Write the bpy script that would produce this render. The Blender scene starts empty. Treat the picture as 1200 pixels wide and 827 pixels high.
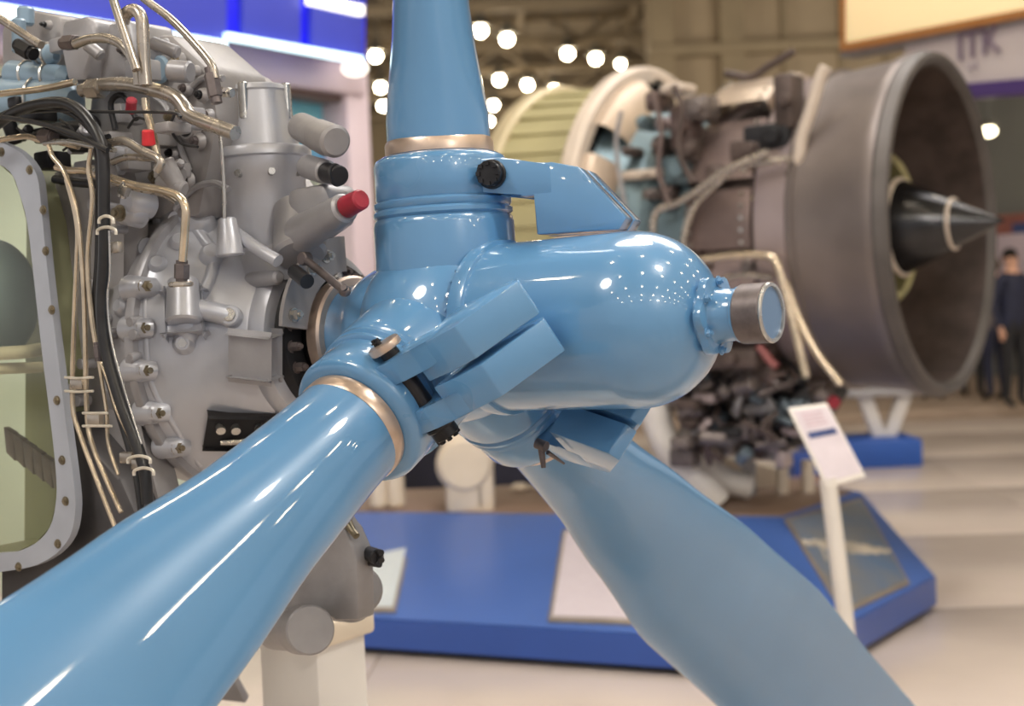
import bpy, bmesh, math, random
from mathutils import Vector, Matrix, noise
random.seed(7)
PI = math.pi
R = math.radians
SC = bpy.context.scene
COL = SC.collection

# ------------------------------------------------------------------ camera
FPX = 1667.0
EYE = 1.6
cam_data = bpy.data.cameras.new('camera')
cam_data.sensor_width = 36.0
cam_data.lens = FPX * 36.0 / 1200.0
cam_data.clip_end = 400
cam = bpy.data.objects.new('camera', cam_data)
COL.objects.link(cam)
CM = Matrix.Translation((0, 0, EYE)) @ Matrix.Rotation(R(90 - 2.18), 4, 'X') @ Matrix.Rotation(R(-2.5), 4, 'Z')
cam.matrix_world = CM
cam_data.dof.use_dof = True
cam_data.dof.focus_distance = 2.15
cam_data.dof.aperture_fstop = 3.3
SC.camera = cam
SC.view_settings.view_transform = 'Standard'
SC.view_settings.look = 'None'
SC.view_settings.gamma = 1
SC.view_settings.exposure = -0.27

# ------------------------------------------------------------------ world
W = bpy.data.worlds.new('hall_daylight')
SC.world = W
W.use_nodes = True
bg = W.node_tree.nodes['Background']
bg.inputs[0].default_value = (1.0, 0.965, 0.97, 1)
bg.inputs[1].default_value = 0.8

def area(name, loc, target, size, power, col=(1, .95, .88), shape='DISK'):
    l = bpy.data.lights.new(name, 'AREA')
    l.shape = shape; l.size = size; l.energy = power; l.color = col
    o = bpy.data.objects.new(name, l); COL.objects.link(o)
    o.location = loc
    o.rotation_euler = (Vector(target) - Vector(loc)).to_track_quat('-Z', 'Y').to_euler()
    return o
area('booth_spot_light', (2.4, -2.2, 3.6), (0, 2.3, 1.5), 0.12, 36)
area('booth_ceiling_light', (-2.0, 0.6, 4.2), (-0.5, 2.4, 1.4), 0.9, 50)
area('ceiling_fill_light', (-6, 40, 6.5), (-2, 44, 14), 6.0, 800, (1, .91, .8))  # upward fills, added unseen to brighten the far roof; no real fixtures
area('ceiling_fill_light', (12, 38, 6.5), (9, 44, 13), 6.0, 520, (1, .91, .8))  # added roof fill, right side
area('ceiling_fill_light', (0, 64, 6.5), (0, 72, 14), 6.0, 950, (1, .91, .8))  # added roof fill, far end
area('booth_track_light', (1.6, 1.2, 4.4), (0.4, 4.5, 1.0), 0.5, 60)
area('floor_fill_light', (3.5, 9.5, 8.5), (3.2, 9.0, 0), 5.0, 420, (1, .96, .92))  # soft overhead fill, added to lift the mid-distance floor
area('plinth_fill_light', (0.5, 5.0, 6.5), (0.5, 6.5, 0), 2.5, 210, (1, .96, .92))  # added fill over the blue plinth, not a fixture of the booth

# ------------------------------------------------------------------ helpers
def P(px, py, d):
    return CM @ Vector(((px - 600) / FPX * d, -(py - 413.5) / FPX * d, -d))
def ray(px, py):
    o = CM.translation.copy()
    return o, (P(px, py, 1.0) - o)
def floor_pt(px, py, h=0.0):
    o, v = ray(px, py)
    k = (h - o.z) / v.z
    return o + v * k

def srgb(c):
    def f(u):
        u /= 255.0
        return u / 12.92 if u <= .04045 else ((u + .055) / 1.055) ** 2.4
    return (f(c[0]), f(c[1]), f(c[2]), 1)

MATS = {}
def mat(name, c, rough=.5, metal=0.0, var=.12, scale=8.0, bump=0.0, coat=0.0, emis=None, es=0.0, alpha=1, trans=0.0, c2=None, det=3):
    if name in MATS: return MATS[name]
    m = bpy.data.materials.new(name); m.use_nodes = True
    nt = m.node_tree; n = nt.nodes; l = nt.links
    b = n['Principled BSDF']
    b.inputs['Roughness'].default_value = rough
    b.inputs['Metallic'].default_value = metal
    b.inputs['Coat Weight'].default_value = coat
    b.inputs['Coat Roughness'].default_value = .035
    b.inputs['Transmission Weight'].default_value = trans
    b.inputs['Alpha'].default_value = alpha
    tc = n.new('ShaderNodeTexCoord')
    nz = n.new('ShaderNodeTexNoise'); nz.inputs['Scale'].default_value = scale; nz.inputs['Detail'].default_value = det
    l.new(tc.outputs['Object'], nz.inputs['Vector'])
    rp = n.new('ShaderNodeValToRGB')
    a = srgb(c); q = srgb(c2) if c2 else tuple([x * (1 - var) for x in a[:3]] + [1])
    w = tuple([min(1, x * (1 + var)) for x in a[:3]] + [1]) if not c2 else a
    rp.color_ramp.elements[0].position = .35; rp.color_ramp.elements[0].color = q
    rp.color_ramp.elements[1].position = .65; rp.color_ramp.elements[1].color = w
    l.new(nz.outputs['Fac'], rp.inputs['Fac'])
    l.new(rp.outputs['Color'], b.inputs['Base Color'])
    mr = n.new('ShaderNodeMapRange'); mr.inputs[3].default_value = max(0, rough - .05); mr.inputs[4].default_value = rough + .08
    l.new(nz.outputs['Fac'], mr.inputs[0]); l.new(mr.outputs[0], b.inputs['Roughness'])
    if bump:
        nb = n.new('ShaderNodeTexNoise'); nb.inputs['Scale'].default_value = scale * 12
        l.new(tc.outputs['Object'], nb.inputs['Vector'])
        bp = n.new('ShaderNodeBump'); bp.inputs['Strength'].default_value = bump; bp.inputs['Distance'].default_value = .002
        l.new(nb.outputs['Fac'], bp.inputs['Height']); l.new(bp.outputs['Normal'], b.inputs['Normal'])
    if emis:
        b.inputs['Emission Color'].default_value = srgb(emis); b.inputs['Emission Strength'].default_value = es
    MATS[name] = m
    return m

M_BLUE = mat('blue_gloss_paint', (92, 144, 190), .28, 0, .05, 5, coat=1.0)
M_BLADE = mat('blue_blade_paint', (89, 141, 187), .3, 0, .05, 3, coat=.9)
M_BAND = mat('bare_metal_band', (200, 180, 165), .3, .7, .1, 30)
M_SILVER = mat('silver_casting_paint', (184, 186, 194), .32, .35, .1, 7, bump=.12)
M_SILVER2 = mat('grey_casting_paint', (160, 159, 163), .38, .3, .14, 9, bump=.15)
M_SILVER3 = mat('dull_grey_housing', (152, 149, 150), .45, .2, .15, 10, bump=.15)
M_PALEBLUE = mat('pale_blue_grey_tank', (142, 166, 186), .3, .15, .12, 6)
M_DARK = mat('black_steel', (44, 44, 47), .35, .5, .3, 20)
M_DARKER = mat('dark_recess', (30, 30, 34), .6, .2, .3, 12)
M_RUB = mat('black_rubber_hose', (36, 36, 38), .32, 0, .2, 40)
M_TUBE = mat('tan_metal_tube', (208, 192, 168), .22, .75, .15, 25)
M_TUBE2 = mat('bronze_grey_tube', (178, 170, 160), .25, .7, .15, 18)
M_STEEL = mat('bright_steel', (190, 188, 184), .25, .85, .12, 30)
M_BOLT = mat('bronze_bolt_steel', (138, 128, 108), .35, .7, .2, 60)
M_RED = mat('red_plastic_cap', (196, 44, 52), .35, 0, .15, 40)
M_RED2 = mat('dull_red_cap', (150, 36, 54), .4, 0, .15, 60)
M_WIRE = mat('white_wire_clamp', (218, 212, 200), .35, .3, .1, 50)
M_FRAME = mat('pale_grey_frame_paint', (176, 182, 194), .35, .15, .06, 10)
M_OLIVE = mat('olive_inner_wall', (148, 150, 118), .5, 0, .12, 4)
M_GREYB = mat('grey_inner_bulb', (108, 122, 132), .35, .2, .25, 5)
M_COLLAR = mat('brushed_dark_collar', (110, 102, 102), .42, .6, .15, 60)
M_CAPEND = mat('slate_blue_cap', (104, 134, 170), .3, .2, .05, 10)
M_CREAM = mat('cream_stand_paint', (222, 208, 188), .4, 0, .05, 4)
M_WHITE = mat('white_stand_paint', (225, 220, 214), .4, 0, .04, 4)
M_PLAT = mat('blue_plinth_laminate', (72, 106, 178), .33, 0, .05, 2)
M_PLAT2 = mat('blue_plinth_lip', (48, 84, 166), .35, 0, .05, 2)
M_BLACK = mat('black_skirting', (14, 14, 16), .5, 0, .2, 6)

ALLOBJ = []
def shade(bm, ang=38):
    bm.normal_update()
    for f in bm.faces: f.smooth = True
    c = R(ang)
    for e in bm.edges:
        if len(e.link_faces) == 2:
            e.smooth = e.calc_face_angle(0) < c
        else:
            e.smooth = True
def obj(name, bm, m, parent=None, label=None, ang=38, kind=None, M=None):
    if M is not None: bm.transform(M)
    bmesh.ops.recalc_face_normals(bm, faces=bm.faces)
    shade(bm, ang)
    me = bpy.data.meshes.new(name); bm.to_mesh(me); bm.free()
    ms = m if isinstance(m, (list, tuple)) else [m]
    for x in ms: me.materials.append(x)
    o = bpy.data.objects.new(name, me); COL.objects.link(o)
    if parent is not None: o.parent = parent
    if label: o['label'] = label
    if kind: o['kind'] = kind
    return o
def copy_part(src, parent, Mx):
    o = bpy.data.objects.new(src.name.split('.')[0], src.data); COL.objects.link(o)
    o.parent = parent; o.matrix_basis = Mx
    return o
def thing(name, label, cat, M=None, group=None):
    o = bpy.data.objects.new(name, None); COL.objects.link(o)
    o.empty_display_size = .1
    if M is not None: o.matrix_world = M
    o['label'] = label; o['category'] = cat
    if group: o['group'] = group
    return o
def tag(o, label, cat, group=None):
    o['label'] = label; o['category'] = cat
    if group: o['group'] = group
    return o
def center(o):
    """put a top-level mesh's origin at the middle of its base"""
    vs = [v.co for v in o.data.vertices]
    mn = Vector([min(v[i] for v in vs) for i in range(3)]); mx = Vector([max(v[i] for v in vs) for i in range(3)])
    c = Vector(((mn.x + mx.x) / 2, (mn.y + mx.y) / 2, mn.z))
    o.data.transform(Matrix.Translation(-c)); o.location = c
    return o
BM = bmesh.new
def frame(z, x=None):
    z = Vector(z).normalized()
    if x is None:
        x = Vector((0, 0, 1)) if abs(z.z) < .9 else Vector((1, 0, 0))
    x = Vector(x); x = (x - z * x.dot(z)).normalized(); y = z.cross(x)
    return Matrix(((x.x, y.x, z.x, 0), (x.y, y.y, z.y, 0), (x.z, y.z, z.z, 0), (0, 0, 0, 1)))
def lathe(bm, prof, M=None, seg=48, a0=0, a1=2 * PI, cap=False, mi=0):
    """profile of (x, r) turned about the x axis"""
    M = M or Matrix()
    full = abs(a1 - a0 - 2 * PI) < 1e-6
    n = seg if full else seg + 1
    rings = []
    for x, r in prof:
        if r < 1e-6:
            rings.append([bm.verts.new(M @ Vector((x, 0, 0)))]); continue
        rings.append([bm.verts.new(M @ Vector((x, r * math.cos(a0 + (a1 - a0) * i / seg), r * math.sin(a0 + (a1 - a0) * i / seg)))) for i in range(n)])
    for a, b in zip(rings, rings[1:]):
        for i in range(seg):
            j = (i + 1) % n
            if len(a) == 1 and len(b) == 1: continue
            try:
                if len(a) == 1: f = bm.faces.new((a[0], b[i], b[j]))
                elif len(b) == 1: f = bm.faces.new((a[i], b[0], a[j]))
                else: f = bm.faces.new((a[i], b[i], b[j], a[j]))
                f.material_index = mi
            except ValueError: pass
    if cap:
        for r in (rings[0], rings[-1]):
            if len(r) > 2:
                try: bm.faces.new(r)
                except ValueError: pass
def cyl(bm, p0, p1, r0, r1=None, seg=20, bev=0.0, mi=0):
    p0 = Vector(p0); p1 = Vector(p1); r1 = r0 if r1 is None else r1
    d = p1 - p0; L = d.length
    z = d.normalized()
    F = frame(z)
    M = Matrix.Translation(p0) @ F @ Matrix(((0, 0, 1, 0), (0, 1, 0, 0), (1, 0, 0, 0), (0, 0, 0, 1)))
    b = min(bev, r0 * .6, r1 * .6, L * .4)
    pr = [(0, 0), (0, r0 - b), (b, r0), (L - b, r1), (L, r1 - b), (L, 0)] if b > 0 else [(0, 0), (0, r0), (L, r1), (L, 0)]
    lathe(bm, pr, M, seg, mi=mi)
def prism(bm, pts, v, mi=0, bev=0):
    v = Vector(v)
    a = [bm.verts.new(Vector(p)) for p in pts]; b = [bm.verts.new(Vector(p) + v) for p in pts]
    n = len(pts); fs = [bm.faces.new(a), bm.faces.new(b[::-1])]
    for i in range(n): fs.append(bm.faces.new((a[i], b[i], b[(i + 1) % n], a[(i + 1) % n])))
    for f in fs: f.material_index = mi
    if bev:
        es = list({e for f in fs for e in f.edges})
        bmesh.ops.bevel(bm, geom=es, offset=bev, segments=2, affect='EDGES', profile=.5)
def box(bm, c, s, M=None, bev=0, mi=0):
    c = Vector(c); M = M or Matrix()
    r = bmesh.ops.create_cube(bm, size=1)
    for v in r['verts']: v.co = M @ (c + Vector((v.co.x * s[0], v.co.y * s[1], v.co.z * s[2])))
    fs = {f for v in r['verts'] for f in v.link_faces}
    for f in fs: f.material_index = mi
    if bev:
        es = list({e for f in fs for e in f.edges})
        bmesh.ops.bevel(bm, geom=es, offset=bev, segments=2, affect='EDGES', profile=.5)
def smooth_path(pts, k=5):
    pts = [Vector(p) for p in pts]
    if len(pts) < 3 or k < 2: return pts
    out = []
    q = [pts[0] * 2 - pts[1]] + pts + [pts[-1] * 2 - pts[-2]]
    for i in range(1, len(q) - 2):
        p0, p1, p2, p3 = q[i - 1], q[i], q[i + 1], q[i + 2]
        for j in range(k):
            t = j / k
            out.append(.5 * ((2 * p1) + (p2 - p0) * t + (2 * p0 - 5 * p1 + 4 * p2 - p3) * t * t + (3 * p1 - p0 - 3 * p2 + p3) * t ** 3))
    out.append(pts[-1]); return out
def tube(bm, pts, r, seg=10, k=5, closed=False, mi=0):
    pts = smooth_path(pts, k)
    n = len(pts); rs = r if callable(r) else (lambda u: r)
    prev = None; rings = []
    for i, p in enumerate(pts):
        t = (pts[min(i + 1, n - 1)] - pts[max(i - 1, 0)])
        if t.length < 1e-9: t = Vector((0, 0, 1))
        t.normalize()
        if prev is None: x = frame(t).col[0].to_3d()
        else: x = (prev - t * prev.dot(t)).normalized()
        prev = x; y = t.cross(x); rr = rs(i / (n - 1))
        rings.append([bm.verts.new(p + x * rr * math.cos(2 * PI * j / seg) + y * rr * math.sin(2 * PI * j / seg)) for j in range(seg)])
    for a, b in zip(rings, rings[1:]):
        for j in range(seg):
            f = bm.faces.new((a[j], b[j], b[(j + 1) % seg], a[(j + 1) % seg])); f.material_index = mi
    bm.faces.new(rings[0]); bm.faces.new(rings[-1][::-1])
def torus(bm, M, Rr, r, seg=40, rs=8, a0=0, a1=2 * PI):
    """torus about the local x axis"""
    full = abs(a1 - a0 - 2 * PI) < 1e-6
    n = seg if full else seg + 1; rings = []
    for i in range(n):
        a = a0 + (a1 - a0) * i / seg
        rings.append([bm.verts.new(M @ Vector((r * math.sin(2 * PI * j / rs), (Rr + r * math.cos(2 * PI * j / rs)) * math.cos(a), (Rr + r * math.cos(2 * PI * j / rs)) * math.sin(a)))) for j in range(rs)])
    for i in range(seg):
        a, b = rings[i], rings[(i + 1) % n]
        for j in range(rs): bm.faces.new((a[j], b[j], b[(j + 1) % rs], a[(j + 1) % rs]))
def hexbolt(bm, p, d, r, h, washer=True):
    p = Vector(p); d = Vector(d).normalized()
    if washer: cyl(bm, p, p + d * h * .25, r * 1.3, seg=14)
    cyl(bm, p + d * h * .25, p + d * h, r, r * .94, seg=6)
    cyl(bm, p + d * h, p + d * h * 1.35, r * .5, seg=8)
def ellipsoid(bm, c, rad, M=None, u=20, v=12):
    r = bmesh.ops.create_uvsphere(bm, u_segments=u, v_segments=v, radius=1)
    M = M or Matrix(); c = Vector(c)
    for w in r['verts']: w.co = M @ (c + Vector((w.co.x * rad[0], w.co.y * rad[1], w.co.z * rad[2])))
def text_mesh(name, s, size, depth, m, parent, M, label=None):
    cu = bpy.data.curves.new(name, 'FONT'); cu.body = s; cu.size = size; cu.extrude = depth; cu.align_x = 'CENTER'; cu.align_y = 'CENTER'
    o = bpy.data.objects.new(name + '_tmp', cu); COL.objects.link(o)
    dg = bpy.context.evaluated_depsgraph_get(); dg.update()
    me = bpy.data.meshes.new_from_object(o.evaluated_get(dg)); bpy.data.objects.remove(o); bpy.data.curves.remove(cu)
    me.name = name; me.materials.clear(); me.materials.append(m)
    q = bpy.data.objects.new(name, me); COL.objects.link(q); q.parent = parent; q.matrix_basis = M
    if label: q['label'] = label
    return q

# =================================================================== SETTING
# ---- floor
bm = BM(); box(bm, (5, 34, -.06), (90, 100, .1))
M_FLOORB = mat('floor_joint_grey', (150, 138, 126), .5, 0, .1, 1)
floor = obj('floor', bm, M_FLOORB, kind='structure')
M_TILE = mat('beige_polished_tile', (206, 193, 184), .22, 0, .05, 1.2)
bm = BM(); box(bm, (0, 0, 0), (1.992, 1.992, .012), bev=.002)
tile0 = None
TA = R(-3)
for i in range(-4, 8):
    for j in range(2, 15):
        x = i * 2.0; y = j * 2.0
        if abs(x) > 5 + y * .42: continue
        Mx = Matrix.Rotation(TA, 4, 'Z') @ Matrix.Translation((x, y, -.006))
        if tile0 is None:
            tile0 = obj('floor_tile', bm, M_TILE, floor); tile0.matrix_basis = Mx
        else: copy_part(tile0, floor, Mx)
bm = BM(); box(bm, (5, -8, -.012), (60, 20.8, .012)); box(bm, (5, 56, -.012), (90, 50, .012))
obj('floor_surface', bm, M_TILE, floor, kind='stuff')

# ---- walls and roof
M_WALL = mat('khaki_wall_panel', (172, 154, 126), .7, 0, .06, .6)
M_WALLD = mat('khaki_column_paint', (152, 136, 108), .7, 0, .08, .8)
M_CEIL = mat('brown_roof_sheet', (122, 108, 86), .8, 0, .12, .3)
M_TRUSS = mat('khaki_truss_steel', (146, 130, 104), .6, .1, .1, .6)
bm = BM(); box(bm, (0, 82, 8), (110, .5, 16)); wall = obj('wall_back', bm, M_WALL, kind='structure')
bm = BM()
for i in range(-6, 7): box(bm, (i * 7, 81.4, 8), (.9, .7, 16))
for z in (4, 9, 13): box(bm, (0, 81.3, z), (110, .5, .5))
obj('wall_beam', bm, M_WALLD, wall)
bm = BM(); box(bm, (24.7, 48.5, 8), (39.4, .6, 18)); wr = obj('wall_right', bm, M_WALL, kind='structure')
bm = BM()
for x in (5.45, 7.8, 14.5, 20, 26): box(bm, (x, 48.0, 8), (.8, .6, 18))
for x in (5.8, 9.6, 11.5, 13, 17, 19): box(bm, (x, 48.1, 8), (.18, .3, 18))
obj('wall_column', bm, M_WALLD, wr)
bm = BM()
for z in (6.0, 9.6, 12.6): box(bm, (24.7, 47.9, z), (39.4, .7, .35))
obj('wall_beam', bm, M_WALLD, wr)
bm = BM(); box(bm, (0, 34, 14.4), (110, 100, .3)); ceil = obj('ceiling', bm, M_CEIL, kind='structure')
for k, y in enumerate((22, 29, 36, 43, 50, 57, 64, 71, 78)):
    t = bpy.data.objects.new('trim_%d' % (k + 1), None); COL.objects.link(t); t.location = (0, y, 12.9); t['kind'] = 'structure'
    x0, x1 = -26, 26
    if 46 < y < 50: pass
    bm = BM(); box(bm, (0, 0, 1.1), (x1 - x0, .35, .3)); obj('truss_chord', bm, M_TRUSS, t)
    bm = BM(); box(bm, (0, 0, -1.1), (x1 - x0, .35, .3)); obj('truss_chord', bm, M_TRUSS, t)
    bm = BM(); n = 16; st = (x1 - x0) / n
    for i in range(n):
        a = Vector((x0 + i * st, 0, -1.1 if i % 2 else 1.1)); b = Vector((x0 + (i + 1) * st, 0, 1.1 if i % 2 else -1.1))
        cyl(bm, a, b, .11, seg=6)
    obj('truss_web', bm, M_TRUSS, t)
bm = BM()
for x in (-14, -9, -4, 1, 6, 11): box(bm, (x, 46, 14.0), (.3, 74, .45))
obj('purlin', bm, M_TRUSS, ceil)

# ---- high bay lamps
M_LAMP = mat('warm_lamp_disc', (255, 230, 180), .4, 0, 0, 1, emis=(255, 236, 202), es=62)
M_LAMPH = mat('lamp_housing', (120, 120, 115), .4, .5, .1, 5)
def lamp_mesh():
    bm = BM(); ellipsoid(bm, (0, 0, -.1), (.2, .2, .19), None, 16, 12); a = bm
    b = BM(); lathe(b, [(.0, .0), (0, .42), (.05, .42), (.3, .15), (.45, .12), (.45, 0)], Matrix.Translation((0, 0, .05)) @ Matrix.Rotation(-PI / 2, 4, 'Y'), 16)
    return a, b
first = []
def lamp(p, label, group, s=1.0):
    t = thing('high_bay_lamp', label, 'lamp', Matrix.Translation(p), group)
    if not first:
        a, b = lamp_mesh()
        first.append(obj('lamp_disc', a, M_LAMP, t)); first.append(obj('lamp_housing', b, M_LAMPH, t))
        c = BM(); cyl(c, (0, 0, .5), (0, 0, 14.24 - p.z), .03, seg=6); first.append(obj('lamp_rod', c, M_LAMPH, t))
        for o in first: o.matrix_basis = Matrix.Scale(s, 4)
    else:
        for o in first: copy_part(o, t, Matrix.Scale(s, 4) if o.name != 'lamp_rod' else Matrix())
    return t
H = 11.2
vis = [(594, 43, 'lit round ceiling lamp just right of the upright blue blade, upper row'),
       (563, 33, 'lit round ceiling lamp partly behind the right edge of the upright blade, highest one'),
       (665, 60, 'first of three lit round ceiling lamps in the row over the ribbed green cowl'),
       (698, 66, 'middle of three lit round ceiling lamps in the row above the jet engine ring'),
       (727, 73, 'smallest lit ceiling lamp nearest the top of the cream jet engine ring'),
       (585, 91, 'lit ceiling lamp nearest the upright blade in the middle row'),
       (618, 97, 'middle lit ceiling lamp of the row just above the green cowl rim'),
       (649, 103, 'lit ceiling lamp touching the top edge of the green cowl'),
       (578, 121, 'lit ceiling lamp against the right edge of the upright blade, above the metal band'),
       (573, 140, 'lowest lit ceiling lamp half hidden by the right edge of the upright blade'),
       (440, 63, 'lit ceiling lamp beside the corner of the blue illuminated fascia'),
       (446, 100, 'lit ceiling lamp between white booth pillar and upright blade, second from top'),
       (449, 122, 'lit ceiling lamp half hidden by left edge of the upright blade, lowest')]
for px, py, lb in vis:
    lamp(floor_pt(px, py, H), lb, None, 1.0 if py != 73 else .8)
for i in range(-2, 6):
    for j in range(0, 7):
        x = i * 5.0 + 1.5; y = -18 + j * 5.0
        lamp(Vector((x, y, H)), 'round high bay ceiling lamp overhead, out of the picture', 'overhead lamps out of the picture', 1.35)

# =================================================================== TURBOPROP FRAME
O = P(528, 387, 2.3)
ME = Matrix.Translation(O) @ Matrix.Rotation(R(-34.5), 4, 'Z') @ Matrix.Rotation(R(-1.2), 4, 'Y')
MEI = ME.inverted()
def Ly(px, py, yl):
    """point on the engine's own vertical plane y = yl seen at that place of the photograph"""
    o, v = ray(px, py); o = MEI @ o; v = MEI.to_3x3() @ v
    return o + v * ((yl - o.y) / v.y)
def Lx(px, py, xl):
    o, v = ray(px, py); o = MEI @ o; v = MEI.to_3x3() @ v
    return o + v * ((xl - o.x) / v.x)
def Ld(px, py, d): return MEI @ P(px, py, d)
PXM = 1 / 700.0   # metres per pixel about the engine

# ------------------------------------------------------------------ propeller
prop = thing('propeller', 'glossy light blue three-bladed propeller on the nose of the silver turboprop engine', 'propeller', ME)
bm = BM()
# hub core: sphere-like body plus ring steps to the dome
lathe(bm, [(-.2, 0), (-.2, .085), (-.17, .088), (-.15, .1), (-.12, .112), (-.06, .125), (0, .13), (.05, .128), (.1, .122), (.115, .118), (.115, 0)], seg=64)
obj('hub_body', bm, M_BLUE, prop)
bm = BM(); lathe(bm, [(-.222, 0), (-.222, .1), (-.2, .102), (-.196, .098), (-.196, 0)], seg=64)
obj('rear_flange', bm, M_BAND, prop, 'bare metal ring behind the blue hub')
# dome
pr = [(.09, 0), (.09, .126), (.095, .137), (.112, .139), (.12, .137), (.122, .1315), (.13, .1315), (.2, .1315), (.3, .1315), (.345, .1315)]
for i in range(1, 15):
    a = i / 14 * PI / 2 * .93
    pr.append((.345 + .125 * math.sin(a), .1315 * math.cos(a) ** .9))
x_end = pr[-1][0]
pr += [(x_end + .003, .03), (x_end + .003, 0)]
bm = BM(); lathe(bm, pr, seg=96); dome = obj('dome', bm, M_BLUE, prop, 'smooth rounded blue cylinder dome of the hub', ang=30)
# scalloped flange
bm = BM()
n = 72; pts = []
for i in range(n):
    a = 2 * PI * i / n; r = .056 + .0045 * math.cos(6 * a)
    pts.append((.468, r * math.cos(a), r * math.sin(a)))
prism(bm, pts, (.012, 0, 0), bev=.001)
lathe(bm, [(.44, .048), (.468, .05)], seg=40)
fl = obj('dome_flange', bm, M_BLUE, prop)
bm = BM()
for i in range(6):
    a = 2 * PI * i / 6 + .5
    hexbolt(bm, (.48, .049 * math.cos(a), .049 * math.sin(a)), (1, 0, 0), .006, .007)
obj('flange_bolts', bm, M_BLUE, fl, kind='stuff')
bm = BM(); lathe(bm, [(.475, 0), (.478, .043), (.484, .0385), (.51, .037), (.512, .04), (.519, .04), (.519, 0)], seg=48)
obj('dome_neck', bm, M_BLUE, prop)
bm = BM(); lathe(bm, [(.516, 0), (.516, .0405), (.518, .0425), (.556, .0425), (.5575, .041), (.5575, 0)], seg=48)
cl = obj('dark_collar', bm, M_COLLAR, prop, 'dark grey collar at the tip of the hub')
bm = BM(); lathe(bm, [(.5575, .0345), (.5575, .0415), (.56, .0428), (.5625, .0415), (.5625, .037), (.555, .036)], seg=48)
obj('collar_rim', bm, M_STEEL, cl)
bm = BM(); lathe(bm, [(.545, 0), (.559, 0), (.559, .037), (.545, .038)], seg=40); obj('end_cap', bm, M_CAPEND, cl)

def interp(tab, s):
    for (a, *va), (b, *vb) in zip(tab, tab[1:]):
        if s <= b:
            u = (s - a) / (b - a); u = u * u * (3 - 2 * u) * .35 + u * .65
            return [p + (q - p) * u for p, q in zip(va, vb)]
    return list(tab[-1][1:])
#      s     chord  thick  pitch  round  offset
TAB = [(.25, .17, .168, 40, 1, 0), (.34, .174, .166, 40, 1, 0), (.5, .196, .132, 38, .85, .0), (.7, .25, .108, 37, .6, .002), (1.0, .325, .088, 37, .4, .004),
       (1.35, .35, .056, 36, .15, -.01), (1.7, .36, .038, 35, 0, .0), (2.1, .365, .026, 33, 0, 0), (2.5, .3, .018, 31, 0, 0), (2.62, .1, .01, 31, 0, 0)]
def blade_mesh(Mb):
    bm = BM(); rings = []; N = 56
    S = [.25 + i * .045 for i in range(52)] + [2.58, 2.62]
    for s in S:
        c, th, pitch, rd, off = interp(TAB, s)
        ring = []
        for i in range(N):
            a = 2 * PI * i / N
            ca, sa = math.cos(a), math.sin(a)
            cx = ca * c / 2
            tk = th / 2 * (rd * 1 + (1 - rd) * (.72 + .34 * ca - .25 * ca * ca))
            ey = math.copysign(abs(sa) ** (1 + .25 * (1 - rd)), sa)
            cy = ey * tk + (1 - rd) * .03 * c * (1 - ca * ca)
            ring.append((cx + off, cy))
        th_ = R(pitch)
        # local frame: z radial, T = y, A = x ; chord C = cos T - sin A ; normal Nn = sin T + cos A
        vs = []
        for cx, cy in ring:
            x = -math.sin(th_) * cx + math.cos(th_) * cy
            y = math.cos(th_) * cx + math.sin(th_) * cy
            vs.append(bm.verts.new(Mb @ Vector((x, y, s))))
        rings.append(vs)
    for a, b in zip(rings, rings[1:]):
        for i in range(N): bm.faces.new((a[i], b[i], b[(i + 1) % N], a[(i + 1) % N]))
    bm.faces.new(rings[0]); bm.faces.new(rings[-1][::-1])
    return bm
BETA = R(18)
Zax = Matrix(((0, 0, 1, 0), (0, 1, 0, 0), (1, 0, 0, 0), (0, 0, 0, 1)))  # maps lathe x -> z
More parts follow.
